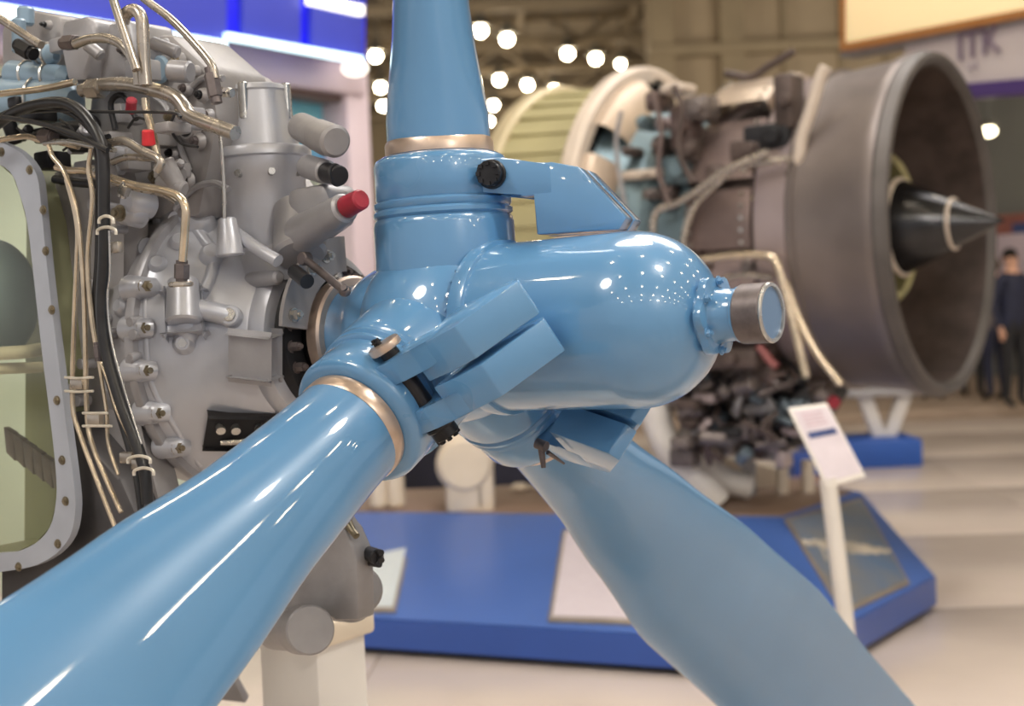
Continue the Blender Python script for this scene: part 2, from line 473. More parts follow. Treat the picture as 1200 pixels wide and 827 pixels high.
def blade_unit(phi, lab):
    Mb = Matrix.Rotation(-phi, 4, 'X')   # z -> R(phi) = cos z + sin y
    bl = obj('blade', blade_mesh(Mb), M_BLADE, prop, lab, ang=60)
    bm = BM(); lathe(bm, [(.283, .08), (.283, .0875), (.3, .0878), (.306, .0845), (.306, .08)], Mb @ Zax, 64)
    obj('metal_band', bm, M_BAND, bl)
    # barrel of the hub with its steps
    bm = BM()
    lathe(bm, [(.0, .1), (.06, .112), (.1, .1135), (.17, .1135), (.178, .1115), (.182, .108), (.186, .1125), (.192, .1125), (.196, .108), (.2, .111), (.207, .111), (.211, .105), (.211, .05)], Mb @ Zax, 72)
    obj('blade_barrel', bm, M_BLUE, prop)
    # clamp collar
    bm = BM()
    lathe(bm, [(.209, .08), (.209, .1045), (.213, .107), (.268, .107), (.275, .104), (.281, .094), (.281, .08)], Mb @ Zax, 72)
    obj('root_clamp', bm, M_BLUE, prop)
    # counterweight: frame D (x), N (y), R (z)
    Mc = Mb @ Matrix.Rotation(BETA, 4, 'Z')
    def q(d, n_, r): return Mc @ Vector((d, n_, r))
    for sg in (1, -1):
        bm = BM()
        prof = [(.17, .14), (.172, .205), (.15, .25), (.2, .249), (.242, .238), (.312, .155), (.3, .138)]
        n0, n1 = sg * .005, sg * .06
        prism(bm, [q(d, n0, r) for d, r in prof], (Mc.to_3x3() @ Vector((0, n1 - n0, 0))), bev=.0025)
        arm = [(.05, .215), (.05, .264), (.12, .264), (.155, .252), (.2, .248), (.2, .2), (.15, .2), (.12, .21)]
        n0, n1 = sg * .024, sg * .0602
        prism(bm, [q(d, n0, r) for d, r in arm], (Mc.to_3x3() @ Vector((0, n1 - n0, 0))), bev=.003)
        obj('counterweight', bm, M_BLUE, prop)
    bm = BM()
    cyl(bm, q(.105, -.06, .238), q(.105, .06, .238), .0135, seg=24)
    sd = -1
    cyl(bm, q(.105, sd * .060, .238), q(.105, sd * .068, .238), .023, seg=24, bev=.002)
    cyl(bm, q(.105, sd * .066, .238), q(.105, sd * .084, .238), .02, .0205, seg=10, bev=.002)
    for i in range(8):
        a = 2 * PI * i / 8
        box(bm, (.105 + .0155 * math.cos(a), sd * .085, .238 + .0155 * math.sin(a)), (.006, .006, .006), Mc)
    obj('clamp_bolt', bm, M_DARK, prop, 'dark castellated clamp bolt')
    return bl, Mc
b1, M1 = blade_unit(0, 'upright blade with bare metal band at its root')
b2, M2 = blade_unit(R(-117.3), 'blade reaching down toward the lower left corner')
b3, M3 = blade_unit(R(125), 'wide blade pointing down to the right, away from viewer')
# webs between barrels and core (gusset saddles)
bm = BM()
for ph in (60, 180, 300):
    Mg = Matrix.Rotation(-R(ph), 4, 'X')
    ellipsoid(bm, (.0, 0, .075), (.115, .12, .075), Mg, 32, 20)
obj('hub_saddle', bm, M_BLUE, prop, ang=80)
bm = BM()
for i in range(34):
    a = R(-150 + i * 10.5)
    for r, x in ((.134, .088),):
        hexbolt(bm, (x - .004, (r - .012) * math.cos(a), (r - .012) * math.sin(a)), (.3, math.cos(a), math.sin(a)), .0045, .006, False)
obj('hub_bolts', bm, M_BLUE, prop, kind='stuff')
# dome bottom seam pad
# oval plug at the upper end of the clamp bolt
nrm = (M2.to_3x3() @ Vector((0, 1, 0))).normalized()
c = M2 @ Vector((.105, .072, .238))
bm = BM(); cyl(bm, c - nrm * .014, c, .014, seg=20); plug0 = obj('plug_stem', bm, M_DARK, prop, 'dark stem under the oval plug')
F = Matrix.Translation(c) @ frame(nrm, M2.to_3x3() @ Vector((1, 0, 0)))
bm = BM(); r = []
for i in range(32):
    a = 2 * PI * i / 32; r.append(F @ Vector((.0275 * math.cos(a), .023 * math.sin(a), 0)))
prism(bm, r, nrm * .011, bev=.0015)
pl = obj('oval_plug', bm, M_BAND, prop, 'beige oval metal plug with two studs')
bm = BM()
for u in (-.006, .002):
    cyl(bm, F @ Vector((u - .008, 0, .008)), F @ Vector((u - .008, 0, .021)), .0032, seg=10)
    torus(bm, F @ Matrix.Translation((u - .008, 0, .016)) @ Matrix.Rotation(PI / 2, 4, 'Y'), .0045, .001, 14, 6)
obj('plug_stud', bm, M_DARK, pl)
# grey lever pin on the back flange
a = Ly(357, 303, -.13); b = Ly(404, 341, -.17)
bm = BM(); cyl(bm, a, b, .0065, .0065, seg=14)
cyl(bm, a - Vector((0, .008, 0)), a + Vector((0, .01, 0)), .011, seg=16, bev=.002); ellipsoid(bm, b, (.011, .008, .009)); cyl(bm, b + Vector((.004, -.003, .004)), b + Vector((.008, -.012, .006)), .005, seg=10)
obj('lever_pin', bm, M_COLLAR, prop, 'dark metal lever pin at the rear of the hub')

# small lever under the dome at lower right blade
bm = BM(); a = Ld(634, 522, 2.3); b = Ld(637, 548, 2.3)
cyl(bm, a, b, .006, .004, seg=12); cyl(bm, a + Vector((-.008, 0, .004)), a + Vector((.01, 0, -.002)), .009, seg=12); cyl(bm, Ld(642, 530, 2.29), Ld(661, 543, 2.32), .004, .002, seg=8)
obj('pitch_lever', bm, M_COLLAR, prop, 'small dark lever under the hub')

# ------------------------------------------------------------------ turboprop engine
eng = thing('turboprop_engine', 'silver turboprop engine covered in pipes and hoses behind the blue propeller', 'engine', ME)
# reduction gearbox cone
bm = BM()
lathe(bm, [(-.262, .06), (-.262, .135), (-.268, .152), (-.285, .158), (-.3, .157), (-.305, .163), (-.34, .185), (-.4, .232), (-.43, .256), (-.445, .262)], seg=96)
cone = obj('gearbox_cone', bm, M_SILVER, eng, 'smooth silver cone of the gearbox')
bm = BM()
lathe(bm, [(-.445, .25), (-.445, .274), (-.45, .277), (-.462, .277), (-.466, .273), (-.466, .262), (-.5, .262), (-.56, .255), (-.585, .23), (-.585, 0)], seg=80)
obj('gearbox_case', bm, M_SILVER2, eng)
# dark front ring with studs
bm = BM(); lathe(bm, [(-.262, .09), (-.24, .092), (-.238, .1), (-.245, .128), (-.262, .134)], seg=64); lathe(bm, [(-.3, .08), (-.218, .08)], seg=40)
dr = obj('black_front_ring', bm, M_DARKER, eng, 'black ring with studs behind the propeller')
bm = BM()
for i in range(20):
    a = 2 * PI * i / 20 + .1
    hexbolt(bm, (-.246, .113 * math.cos(a), .113 * math.sin(a)), (1, 0, 0), .0085, .018)
obj('ring_studs', bm, M_COLLAR, dr, kind='stuff')
def on_cone(px, py, lift=0.0):
    """point of the cone / case surface seen at that place (with its normal)"""
    o, v = ray(px, py); o = MEI @ o; v = (MEI.to_3x3() @ v).normalized()
    prof = [(-.262, .135), (-.285, .158), (-.305, .163), (-.34, .185), (-.4, .232), (-.445, .262), (-.447, .277), (-.466, .262), (-.585, .25), (-2, .25)]
    t = 1.5
    while t < 4:
        p = o + v * t
        rr = math.hypot(p.y, p.z)
        for (a, ra), (b, rb) in zip(prof, prof[1:]):
            if b <= p.x <= a:
                R_ = ra + (rb - ra) * (p.x - a) / (b - a)
                if rr < R_ + lift:
                    sl = (rb - ra) / (a - b)
                    nn = Vector((sl, p.y / rr, p.z / rr)).normalized()
                    return p, nn
        t += .002
    return o + v * 2.4, Vector((0, -1, 0))

def on_frame(px, py, dx=20):
    p, nn = on_cone(px, py); q, _ = on_cone(px + dx, py)
    return Matrix.Translation(p) @ frame(nn, q - p)
# bolted bosses along the rim of the cone
for px, py in ((157, 290), (163, 337), (161, 385), (164, 434), (178, 483), (201, 523), (150, 250), (192, 258)):
    p, nn = on_cone(px, py); bm = BM()
    cyl(bm, p - nn * .03, p + nn * .016, .024, .018, seg=22, bev=.006); tube(bm, [p, p + Vector((.012, 0, 0)), on_cone(px + 16, py)[0]], .017, 12, 3)
    o = obj('flange_boss', bm, M_SILVER, eng)
    bm = BM(); hexbolt(bm, p + nn * .015, nn, .0105, .012); obj('boss_bolt', bm, M_BOLT, o)
# rounded square bump at right of the cone
bm = BM(); F = on_frame(300, 416); box(bm, (0, 0, .002), (.06, .07, .036), F, bev=.01)
obj('square_boss', bm, M_SILVER2, eng)
# long boss pin
p, nn = on_cone(308, 327)
bm = BM(); cyl(bm, p + Vector((-.03, 0, 0)), p + Vector((.05, -.012, .0)), .014, .012, seg=20, bev=.004); obj('boss_pin', bm, M_SILVER2, eng)
# union block with arm under the tan elbow
p, nn = on_cone(218, 362)
bm = BM(); F = Matrix.Translation(p) @ frame(nn, (0, 0, 1))
cyl(bm, F @ Vector((.045, 0, .02)), F @ Vector((-.03, 0, .028)), .026, .03, seg=28, bev=.004)
box(bm, (-.01, 0, 0), (.07, .06, .04), F, bev=.01)
p2, n2 = on_cone(272, 372)
tube(bm, [p + nn * .02, (p + p2) / 2 + nn * .018, p2 + n2 * .008], .017, 16, 3)
cyl(bm, p2 - n2 * .01, p2 + n2 * .022, .02, .018, seg=24, bev=.003)
p3, n3 = on_cone(216, 402); cyl(bm, p3 - n3 * .01, p3 + n3 * .02, .022, .015, seg=20, bev=.004); ellipsoid(bm, (p + p3) / 2 + nn * .005, (.025, .02, .04))
blk = obj('oil_union', bm, M_SILVER, eng, 'silver cast union block on the cone')
bm = BM(); cyl(bm, p2 + n2 * .02, p2 + n2 * .026, .011, seg=20, bev=.001); obj('union_plug', bm, M_STEEL, blk); bm = BM(); cyl(bm, p3 + n3 * .018, p3 + n3 * .023, .008, seg=6); obj('union_plug', bm, M_STEEL, blk)
# round casting knobs on the cone
for (px, py, r, h) in ((165, 238, .026, .03), (210, 285, .02, .014), (248, 300, .024, .016), (235, 262, .03, .02), (185, 310, .02, .012), (145, 360, .02, .015)):
    bm = BM(); p, nn = on_cone(px, py); cyl(bm, p - nn * .02, p + nn * h, r, r * .8, seg=24, bev=.006)
    obj('casting_pad', bm, M_SILVER, eng)
bm = BM(); tube(bm, [on_cone(x, y)[0] for x, y in ((225, 262), (250, 300), (240, 340), (222, 350))], .011, 10, 4); obj('cone_rib', bm, M_SILVER, cone)
bm = BM(); tube(bm, [on_cone(x, y)[0] for x, y in ((170, 340), (172, 400), (178, 450), (205, 500), (235, 545))], .006, 10, 4); obj('cone_rib', bm, M_SILVER, cone)
# lower access hole
F = on_frame(288, 504)
bm = BM(); box(bm, (0, 0, -.004), (.12, .07, .02), F, bev=.008); ho = obj('access_port', bm, M_DARKER, eng, 'dark access port under the cone')
bm = BM()
for u in (-.045, -.02, .02, .045): cyl(bm, F @ Vector((u, .012, 0)), F @ Vector((u, .012, .018)), .008, seg=10)
tube(bm, [F @ Vector((-.04, -.02, .01)), F @ Vector((0, -.01, .018)), F @ Vector((.04, -.02, .01))], .005, 8, 4)
obj('port_fitting', bm, M_STEEL, ho)

# --- top accessory tower
def vert_lathe(name, prof_px, cx, yl, m, label=None, seg=48, parent=None):
    """body of revolution about a vertical axis; rows are (py, half width in px)"""
    c = Ly(cx, prof_px[0][0], yl); base = Ly(cx, prof_px[-1][0], yl)
    pr = []
    for py, hw in prof_px:
        q = Ly(cx, py, yl); d = (ME @ q - Vector((0, 0, EYE))).y
        pr.append((q.z, hw * d / FPX * 1.1))
    bm = BM(); pr = [(pr[0][0], 0)] + pr + [(pr[-1][0], 0)]
    lathe(bm, pr, Matrix.Translation((base.x, yl, 0)) @ Zax, seg)
    return obj(name, bm, m, parent or eng, label), base.x, pr
tw, tx, tpr = vert_lathe('accessory_tower', [(99, 30), (101, 34), (106, 36), (108, 34), (150, 39), (172, 42), (174, 52), (178, 54), (185, 54), (187, 50), (206, 50), (212, 46), (235, 46), (262, 42), (300, 40)], 313, -.05, M_SILVER, 'upright silver cylinder housing on top of the gearbox')
bm = BM()
for i in range(10):
    a = 2 * PI * i / 10 + .3
    hexbolt(bm, (tx + .072 * math.cos(a), -.05 + .072 * math.sin(a), tpr[9][0] - .005), (0, 0, 1), .0065, .012)
for i in range(4):
    a = 2 * PI * i / 4 + .35
    cyl(bm, (tx + .054 * math.cos(a), -.05 + .054 * math.sin(a), tpr[2][0] - .06), (tx + .054 * math.cos(a), -.05 + .054 * math.sin(a), tpr[2][0] + .003), .009, seg=14, bev=.002)
for i in range(9):
    a = 2 * PI * i / 9 + .1
    q = Vector((tx + .071 * math.cos(a), -.05 + .071 * math.sin(a), tpr[11][0]))
    cyl(bm, q, q + Vector((math.cos(a), math.sin(a), 0)) * .014, .008, .006, seg=10)
obj('tower_bolts', bm, M_STEEL, tw, kind='stuff')
# cylinders to the right of the tower
bm = BM(); cyl(bm, Ly(352, 148, -.05), Ly(385, 165, -.1), .024, .026, seg=24, bev=.004); cyl(bm, Ly(372, 158, -.09), Ly(394, 166, -.12), .0265, .0265, seg=28, bev=.005)
obj('round_sensor', bm, M_SILVER3, eng, 'grey round sensor beside the tower')
bm = BM(); cyl(bm, Ly(360, 195, -.06), Ly(383, 202, -.1), .02, .02, seg=20, bev=.003); obj('connector_body', bm, M_SILVER2, eng)
bm = BM(); cyl(bm, Ly(383, 202, -.1), Ly(398, 206, -.12), .0165, seg=20, bev=.002); torus(bm, Matrix.Translation(Ly(394, 205, -.12)), .016, .003, 20, 6); obj('dark_connector', bm, M_DARK, eng, 'dark threaded connector')
bm = BM(); cyl(bm, Ly(352, 275, -.1), Ly(405, 243, -.14), .032, .024, seg=28, bev=.004); cyl(bm, Ly(345, 240, -.06), Ly(352, 300, -.1), .035, .045, seg=28, bev=.006); ns = obj('angled_neck', bm, M_SILVER2, eng)
bm = BM(); cyl(bm, Ly(405, 243, -.14), Ly(424, 233, -.15), .018, .0165, seg=14, bev=.003); obj('red_cap', bm, M_RED2, ns, 'dull red plastic cap')
# curved steel bracket over the ring
bm = BM()
pts = []
for i in range(15):
    a = R(172 - i * 5.8); pts.append(Vector((-.21, .17 * math.cos(a), .17 * math.sin(a))))
for i in range(14, -1, -1):
    a = R(172 - i * 5.8); pts.append(Vector((-.21, .11 * math.cos(a), .11 * math.sin(a))))
prism(bm, pts, (-.008, 0, 0), bev=.001)
br = obj('curved_bracket', bm, M_SILVER3, eng, 'curved grey steel bracket behind the hub')
bm = BM()
for deg in (164, 128, 112): hexbolt(bm, (-.21, .146 * math.cos(R(deg)), .146 * math.sin(R(deg))), (1, 0, 0), .009, .014)
obj('bracket_bolts', bm, M_STEEL, br, kind='stuff')
bm = BM(); cyl(bm, Ly(345, 318, -.15), Ly(360, 330, -.17), .012, seg=14); obj('ring_lug', bm, M_DARK, eng)
bm = BM(); lathe(bm, [(Ly(313, 250, -.08).z, .05), (Ly(313, 262, -.08).z, .065), (Ly(313, 300, -.08).z, .1), (Ly(313, 330, -.08).z, .12)], Matrix.Translation((tx, -.02, 0)) @ Zax, 48); obj('tower_foot', bm, M_SILVER, eng)
bm = BM(); prism(bm, [Ly(x, y, -.1) for x, y in ((335, 222), (378, 214), (386, 232), (380, 262), (352, 282), (335, 275))], (0, .08, 0), bev=.012); obj('side_housing', bm, M_SILVER2, eng)
# vertical thin rod and boss
bm = BM(); tube(bm, [Ly(258, 158, -.2), Ly(262, 210, -.2), Ly(263, 256, -.2)], .0032, 8, 2); obj('dip_rod', bm, M_STEEL, eng, 'thin bright upright rod')
bm = BM(); cyl(bm, Ly(266, 255, -.17), Ly(270, 300, -.17), .015, .024, seg=20, bev=.003); tube(bm, [Ly(272, 270, -.14), Ly(300, 290, -.15), Ly(326, 306, -.15)], .011, 10, 4); obj('rod_boss', bm, M_SILVER, eng)
# sloping shoulder casting between tower and left clutter
bm = BM()
sh = [(232, 262), (225, 200), (200, 140), (205, 60), (250, 85), (262, 150), (275, 190), (300, 215), (320, 262), (300, 300), (262, 300)]
prism(bm, [Ly(x, y, -.06) for x, y in sh], (0, .16, 0), bev=.012); obj('shoulder_casting', bm, M_SILVER3, eng)
bm = BM(); c = Ly(228, 190, -.14); lathe(bm, [(0, 0), (0, .05), (.03, .056), (.05, .05), (.05, 0)], Matrix.Translation(c) @ Matrix.Rotation(PI / 2, 4, 'Z') @ Matrix.Scale(1, 4), 40)
obj('round_cover', bm, M_SILVER2, eng)
# left block housings
def slab(name, pts, yl, th, m, bev=.008, label=None):
    bm = BM(); prism(bm, [Ly(x, y, yl) for x, y in pts], (0, th, 0), bev=bev); return obj(name, bm, m, eng, label)
slab('gearcase_wall', [(110, 55), (150, 38), (200, 40), (245, 80), (255, 140), (232, 255), (120, 262), (100, 150)], -.16, .14, M_SILVER3, .014)
hs = slab('upper_housing', [(72, 24), (100, 18), (112, 26), (110, 45), (100, 95), (78, 96), (70, 55)], -.25, .12, M_SILVER2, .01)
slab('upper_housing', [(18, 20), (30, 10), (70, 18), (72, 60), (64, 100), (0, 100), (0, 30)], -.2, .14, M_SILVER3, .012)
slab('upper_housing', [(112, 30), (150, 22), (158, 60), (150, 92), (112, 96)], -.22, .1, M_SILVER2, .01)
bm = BM(); cyl(bm, Ly(22, 22, -.27), Ly(22, 62, -.27), .012, seg=16, bev=.003); cyl(bm, Ly(30, 8, -.24), Ly(30, 30, -.24), .015, seg=16, bev=.004); obj('small_post', bm, M_PALEBLUE, eng)
for (x0, y0, x1, y1, rr) in ((-30, 118, 88, 118, 30), (10, 86, 82, 92, 17), (40, 60, 66, 66, 14)):
    bm = BM(); a = Ly(x0, y0, -.22); b = Ly(x1, y1, -.22); cyl(bm, a, b, rr * PXM, rr * PXM * .9, seg=36, bev=.02)
    tk = obj('oil_tank', bm, M_PALEBLUE, eng, 'pale blue grey tank among the pipes')
    bm = BM()
    for u in (.35, .7): q = a.lerp(b, u); torus(bm, Matrix.Translation(q), rr * PXM * 1.0, .003, 36, 6)
    obj('tank_band', bm, M_STEEL, tk)
# backing behind the lower pipes
slab('side_cover', [(60, 200), (130, 190), (150, 260), (140, 400), (165, 520), (200, 620), (60, 690), (84, 560), (70, 400)], -.235, .05, M_SILVER3, .01)
slab('side_cover', [(60, 470), (88, 500), (140, 560), (175, 640), (0, 760), (0, 665), (60, 645), (82, 600)], -.29, .06, mat('dark_grey_casting', (78, 76, 78), .45, .3, .2, 9, bump=.2), .008, 'dark lower cover')
random.seed(3)
for i in range(26):
    bm = BM()
    px = random.uniform(92, 170); py = random.uniform(170, 640)
    q = Ly(px, py, -.25); cyl(bm, q, q + Vector((random.uniform(-.005, .005), -.03, random.uniform(-.005, .005))), random.uniform(.005, .012), seg=10, bev=.001)
    obj('small_fitting', bm, M_SILVER2, eng)
# knobbly accessories behind upper pipes
random.seed(11)
for nm, m, nn_, (ax, bx, ay, by) in (('valve_block', M_DARK, 9, (10, 120, 120, 190)), ('valve_block', M_SILVER2, 12, (60, 245, 45, 200)), ('valve_block', M_SILVER3, 10, (120, 210, 130, 230))):
    for i in range(nn_):
        bm = BM(); q = Ly(random.uniform(ax, bx), random.uniform(ay, by), random.uniform(-.3, -.2))
        if random.random() < .5: box(bm, q, (random.uniform(.02, .05), .05, random.uniform(.015, .035)), bev=.004)
        else:
            ang = random.uniform(0, PI); d = Vector((math.cos(ang), -.3, math.sin(ang))) * random.uniform(.015, .03)
            cyl(bm, q - d, q + d, random.uniform(.008, .018), seg=14, bev=.003)
        obj(nm, bm, m, eng)

for i, (px, py, r) in enumerate(((213, 72, 7), (222, 104, 6), (241, 112, 6), (205, 138, 7), (236, 166, 7), (196, 52, 5), (232, 84, 5), (248, 135, 5), (225, 150, 12), (188, 208, 9), (222, 212, 8), (206, 180, 6), (176, 60, 5), (150, 60, 5), (60, 30, 4), (55, 88, 4), (100, 88, 4), (104, 30, 4))):
    q = Ly(px, py, -.165 if px > 160 else -.215); bm = BM()
    cyl(bm, q, q + Vector((0, -.014, 0)), r * PXM * 1.5, r * PXM * 1.25, seg=22, bev=.003); o = obj('round_boss', bm, M_SILVER2 if i % 2 else M_SILVER3, eng)
    bm = BM(); hexbolt(bm, q + Vector((0, -.013, 0)), (0, -1, 0), r * PXM * .7, .008); obj('boss_bolt', bm, [M_BOLT, M_COLLAR, M_DARK][i % 3], o)
for path in ([(262, 92), (236, 92), (214, 118), (208, 160), (222, 200)], [(176, 110), (196, 128), (200, 165), (190, 200)], [(205, 245), (225, 222), (250, 214), (268, 222)]):
    bm = BM(); tube(bm, [Ly(x, y, -.168) for x, y in path], .0055, 8, 4); obj('casting_rib', bm, M_SILVER2, eng)
bm = BM(); q = Ly(190, 82, -.165); cyl(bm, q, q + Vector((0, -.01, 0)), .024, seg=28, bev=.004); obj('oval_cover', bm, M_PALEBLUE, eng)
for path in ([(205, 132), (200, 150), (212, 168), (232, 172)], [(176, 142), (160, 138), (150, 150)], [(70, 140), (84, 150), (88, 165), (74, 176)], [(20, 150), (34, 158), (52, 150)]):
    bm = BM(); tube(bm, [Ly(x, y, -.3) for x, y in path], .0022, 8, 4); obj('thin_wire', bm, M_RUB, eng)
# --- pipes  (paths over the engine side, y = distance out from the axis)
def pipe(name, path, r_px, yl, m, k=4, label=None, parent=None):
    bm = BM(); pts = []
    for q in path: pts.append(Ly(q[0], q[1], q[2] if len(q) > 2 else yl))
    tube(bm, pts, r_px * PXM, 12, k); return obj(name, bm, m, parent or eng, label)
def nut(at, d, r_px, h_px, yl, m=M_TUBE2, parent=None):
    bm = BM(); a = Ly(at[0], at[1], yl); b = Ly(at[0] + d[0], at[1] + d[1], yl); v = (b - a).normalized() * h_px * PXM
    cyl(bm, a - v * .5, a + v * .5, r_px * PXM, seg=6, bev=.001); cyl(bm, a - v * .75, a + v * .75, r_px * PXM * .75, seg=16)
    return obj('pipe_nut', bm, m, parent or eng)
pa = pipe('metal_pipe', [(-20, 114), (0, 110), (50, 104), (88, 96)], 4, -.34, M_TUBE)
pipe('metal_pipe', [(-20, 12), (0, 22), (28, 40), (48, 53)], 5, -.33, M_TUBE2); nut((30, 58), (1, .6), 10, 22, -.32, M_DARK)
nut((82, 50), (1, -.1), 9, 18, -.31, M_COLLAR)
pipe('metal_pipe', [(88, 52), (105, 46), (125, 45), (143, 53), (155, 68), (161, 84), (162, 100)], 5.5, -.32, M_TUBE2)
pb = pipe('metal_pipe', [(96, 106), (122, 99), (150, 99), (176, 104), (202, 112), (213, 122), (222, 135), (245, 145), (276, 156)], 8, -.3, M_TUBE2, label='thick curved grey pipe')
nut((112, 104), (1, -.1), 12, 20, -.3); nut((216, 130), (.6, 1), 10, 12, -.29); nut((247, 146), (1, .4), 9, 10, -.28)
pipe('metal_pipe', [(128, -25), (133, 0), (146, 40), (160, 82)], 5, -.35, M_TUBE2)
pipe('metal_pipe', [(144, 26), (148, 16), (158, 12), (166, 22), (168, 50), (169, 75), (171, 100)], 7, -.33, M_TUBE2)
pipe('metal_pipe', [(150, -20), (171, 0), (200, 22), (229, 52), (248, 76), (252, 92)], 4.6, -.3, M_TUBE2, label='slanting grey pipe crossing the blue fascia')
nut((250, 100), (.2, 1), 8, 26, -.3, M_COLLAR); nut((264, 108), (1, .1), 6, 14, -.28, M_STEEL)
pipe('black_hose', [(-25, 165), (0, 143), (25, 128), (60, 120), (85, 124), (105, 142), (119, 170), (122, 200), (122, 240), (122, 300), (119, 360), (124, 410), (141, 470), (158, 515), (169, 550), (173, 590)], 6.5, -.37, M_RUB)
pipe('black_hose', [(-25, 150), (0, 137), (22, 129), (60, 125), (90, 136), (112, 158), (127, 172)], 4.2, -.35, M_RUB)
pipe('black_hose', [(-20, 136), (0, 137), (40, 143), (80, 154), (110, 168), (126, 176)], 3, -.38, M_RUB)
pipe('black_hose', [(112, 160), (116, 200), (115, 300), (112, 350), (118, 410), (134, 468), (150, 520), (160, 560), (166, 600)], 4, -.35, M_RUB)
pipe('black_hose', [(20, 133), (60, 130), (130, 131), (200, 132), (212, 137)], 1.7, -.36, M_RUB)
pipe('black_hose', [(60, 150), (85, 160), (110, 163), (128, 160)], 3.2, -.33, M_RUB)
pipe('metal_pipe', [(135, 152), (130, 120), (145, 112), (160, 140)], 3.5, -.29, M_DARK)
pipe('metal_pipe', [(126, 168), (146, 165), (165, 176), (188, 188), (184, 200)], 5, -.33, M_TUBE2)
pipe('metal_pipe', [(132, 190), (150, 184), (180, 186)], 4, -.3, M_TUBE2)
pipe('metal_pipe', [(170, 115), (172, 130), (180, 160), (184, 182)], 4.5, -.3, M_TUBE)
pipe('metal_pipe', [(0, 164), (30, 160), (46, 164), (66, 166), (92, 172)], 3.5, -.33, M_TUBE)
nut((56, 160), (1, .1), 9, 16, -.33, M_COLLAR)
pipe('metal_pipe', [(52, 168), (80, 166), (110, 172), (135, 176)], 3, -.34, M_STEEL)
pipe('metal_pipe', [(66, 196), (84, 200), (100, 200), (115, 206)], 4, -.33, M_TUBE); nut((110, 200), (1, .1), 7, 10, -.33, M_STEEL)
pipe('metal_pipe', [(64, 210), (90, 214), (118, 216)], 5, -.3, M_DARK)
pipe('thin_tube', [(57, 170), (62, 184), (75, 201), (88, 239), (94, 280), (98, 336), (100, 400), (102, 488), (109, 523), (124, 560), (142, 600)], 2.9, -.36, M_TUBE)
pipe('thin_tube', [(78, 210), (86, 240), (91, 270), (90, 311), (87, 380), (85, 472), (94, 509), (112, 558), (136, 620)], 2.9, -.345, M_TUBE)
pipe('thin_tube', [(107, 174), (104, 198), (108, 223), (108, 245), (103, 305), (107, 367), (113, 408)], 2.9, -.36, M_TUBE)
nut((114, 412), (.1, 1), 4.5, 14, -.36, M_COLLAR)
pipe('thin_tube', [(115, 418), (120, 450), (125, 483), (127, 520), (139, 556)], 2.2, -.355, M_TUBE)
pipe('thin_tube', [(118, 424), (128, 450), (136, 478), (150, 508), (162, 534)], 2.2, -.36, M_TUBE)
pipe('thin_tube', [(128, 270), (129, 320), (126, 350), (131, 400), (150, 470), (166, 520)], 1.2, -.385, M_STEEL)
el = pipe('metal_pipe', [(118, 205), (132, 209), (157, 217), (190, 223), (209, 230), (217, 243), (217, 265), (214, 306)], 4.6, -.33, M_TUBE, label='tan elbow pipe ending in a nut')
pipe('metal_pipe', [(132, 214), (160, 222), (190, 228), (207, 238)], 2.5, -.32, M_TUBE2)
nut((213, 318), (-.02, 1), 8.5, 16, -.325, M_COLLAR, el)
bm = BM(); a = Ly(212, 333, -.32); cyl(bm, a - Vector((0, 0, .004)), a + Vector((0, 0, .004)), .019, seg=24, bev=.002); obj('pipe_flange', bm, M_TUBE2, el)
nut((146, 222), (.4, -1), 7, 12, -.33, M_STEEL)
# red caps
bm = BM(); q = Ly(157, 127, -.34); cyl(bm, q + Vector((-.008, 0, -.004)), q + Vector((.008, -.01, .012)), .0085, seg=12, bev=.002); obj('red_cap', bm, M_RED2, eng, 'dull red cap behind the black hose')
bm = BM(); q = Ly(174, 162, -.36); cyl(bm, q + Vector((0, 0, -.011)), q + Vector((.004, -.004, .012)), .0105, .009, seg=10, bev=.002); obj('red_cap', bm, M_RED, eng, 'bright red plastic cap')
# wire clamps
def wire(path, yl, r=1.5):
    bm = BM(); tube(bm, [Ly(x, y, yl) for x, y in path], r * PXM, 8, 4); obj('wire_clamp', bm, M_WIRE, eng)
for y in (442, 458): wire([(76, y), (92, y + 1), (109, y)], -.385)
for y, x1 in ((484, 126), (499, 131)): wire([(97, y), (112, y), (x1, y)], -.385)
for y, x0, x1 in ((256, 116, 133), (269, 114, 136), (537, 150, 176), (551, 157, 180)):
    wire([(x0, y + 6), (x0 + 1, y), ((x0 + x1) / 2, y - 3), (x1 - 1, y), (x1, y + 6)], -.395, 1.8)
for (px, py) in ((92, 450), (112, 491), (126, 263), (164, 544), (134, 290), (150, 536)):
    bm = BM(); q = Ly(px, py, -.36); box(bm, q, (.03, .012, .018), bev=.003); obj('clamp_block', bm, M_TUBE2, eng)

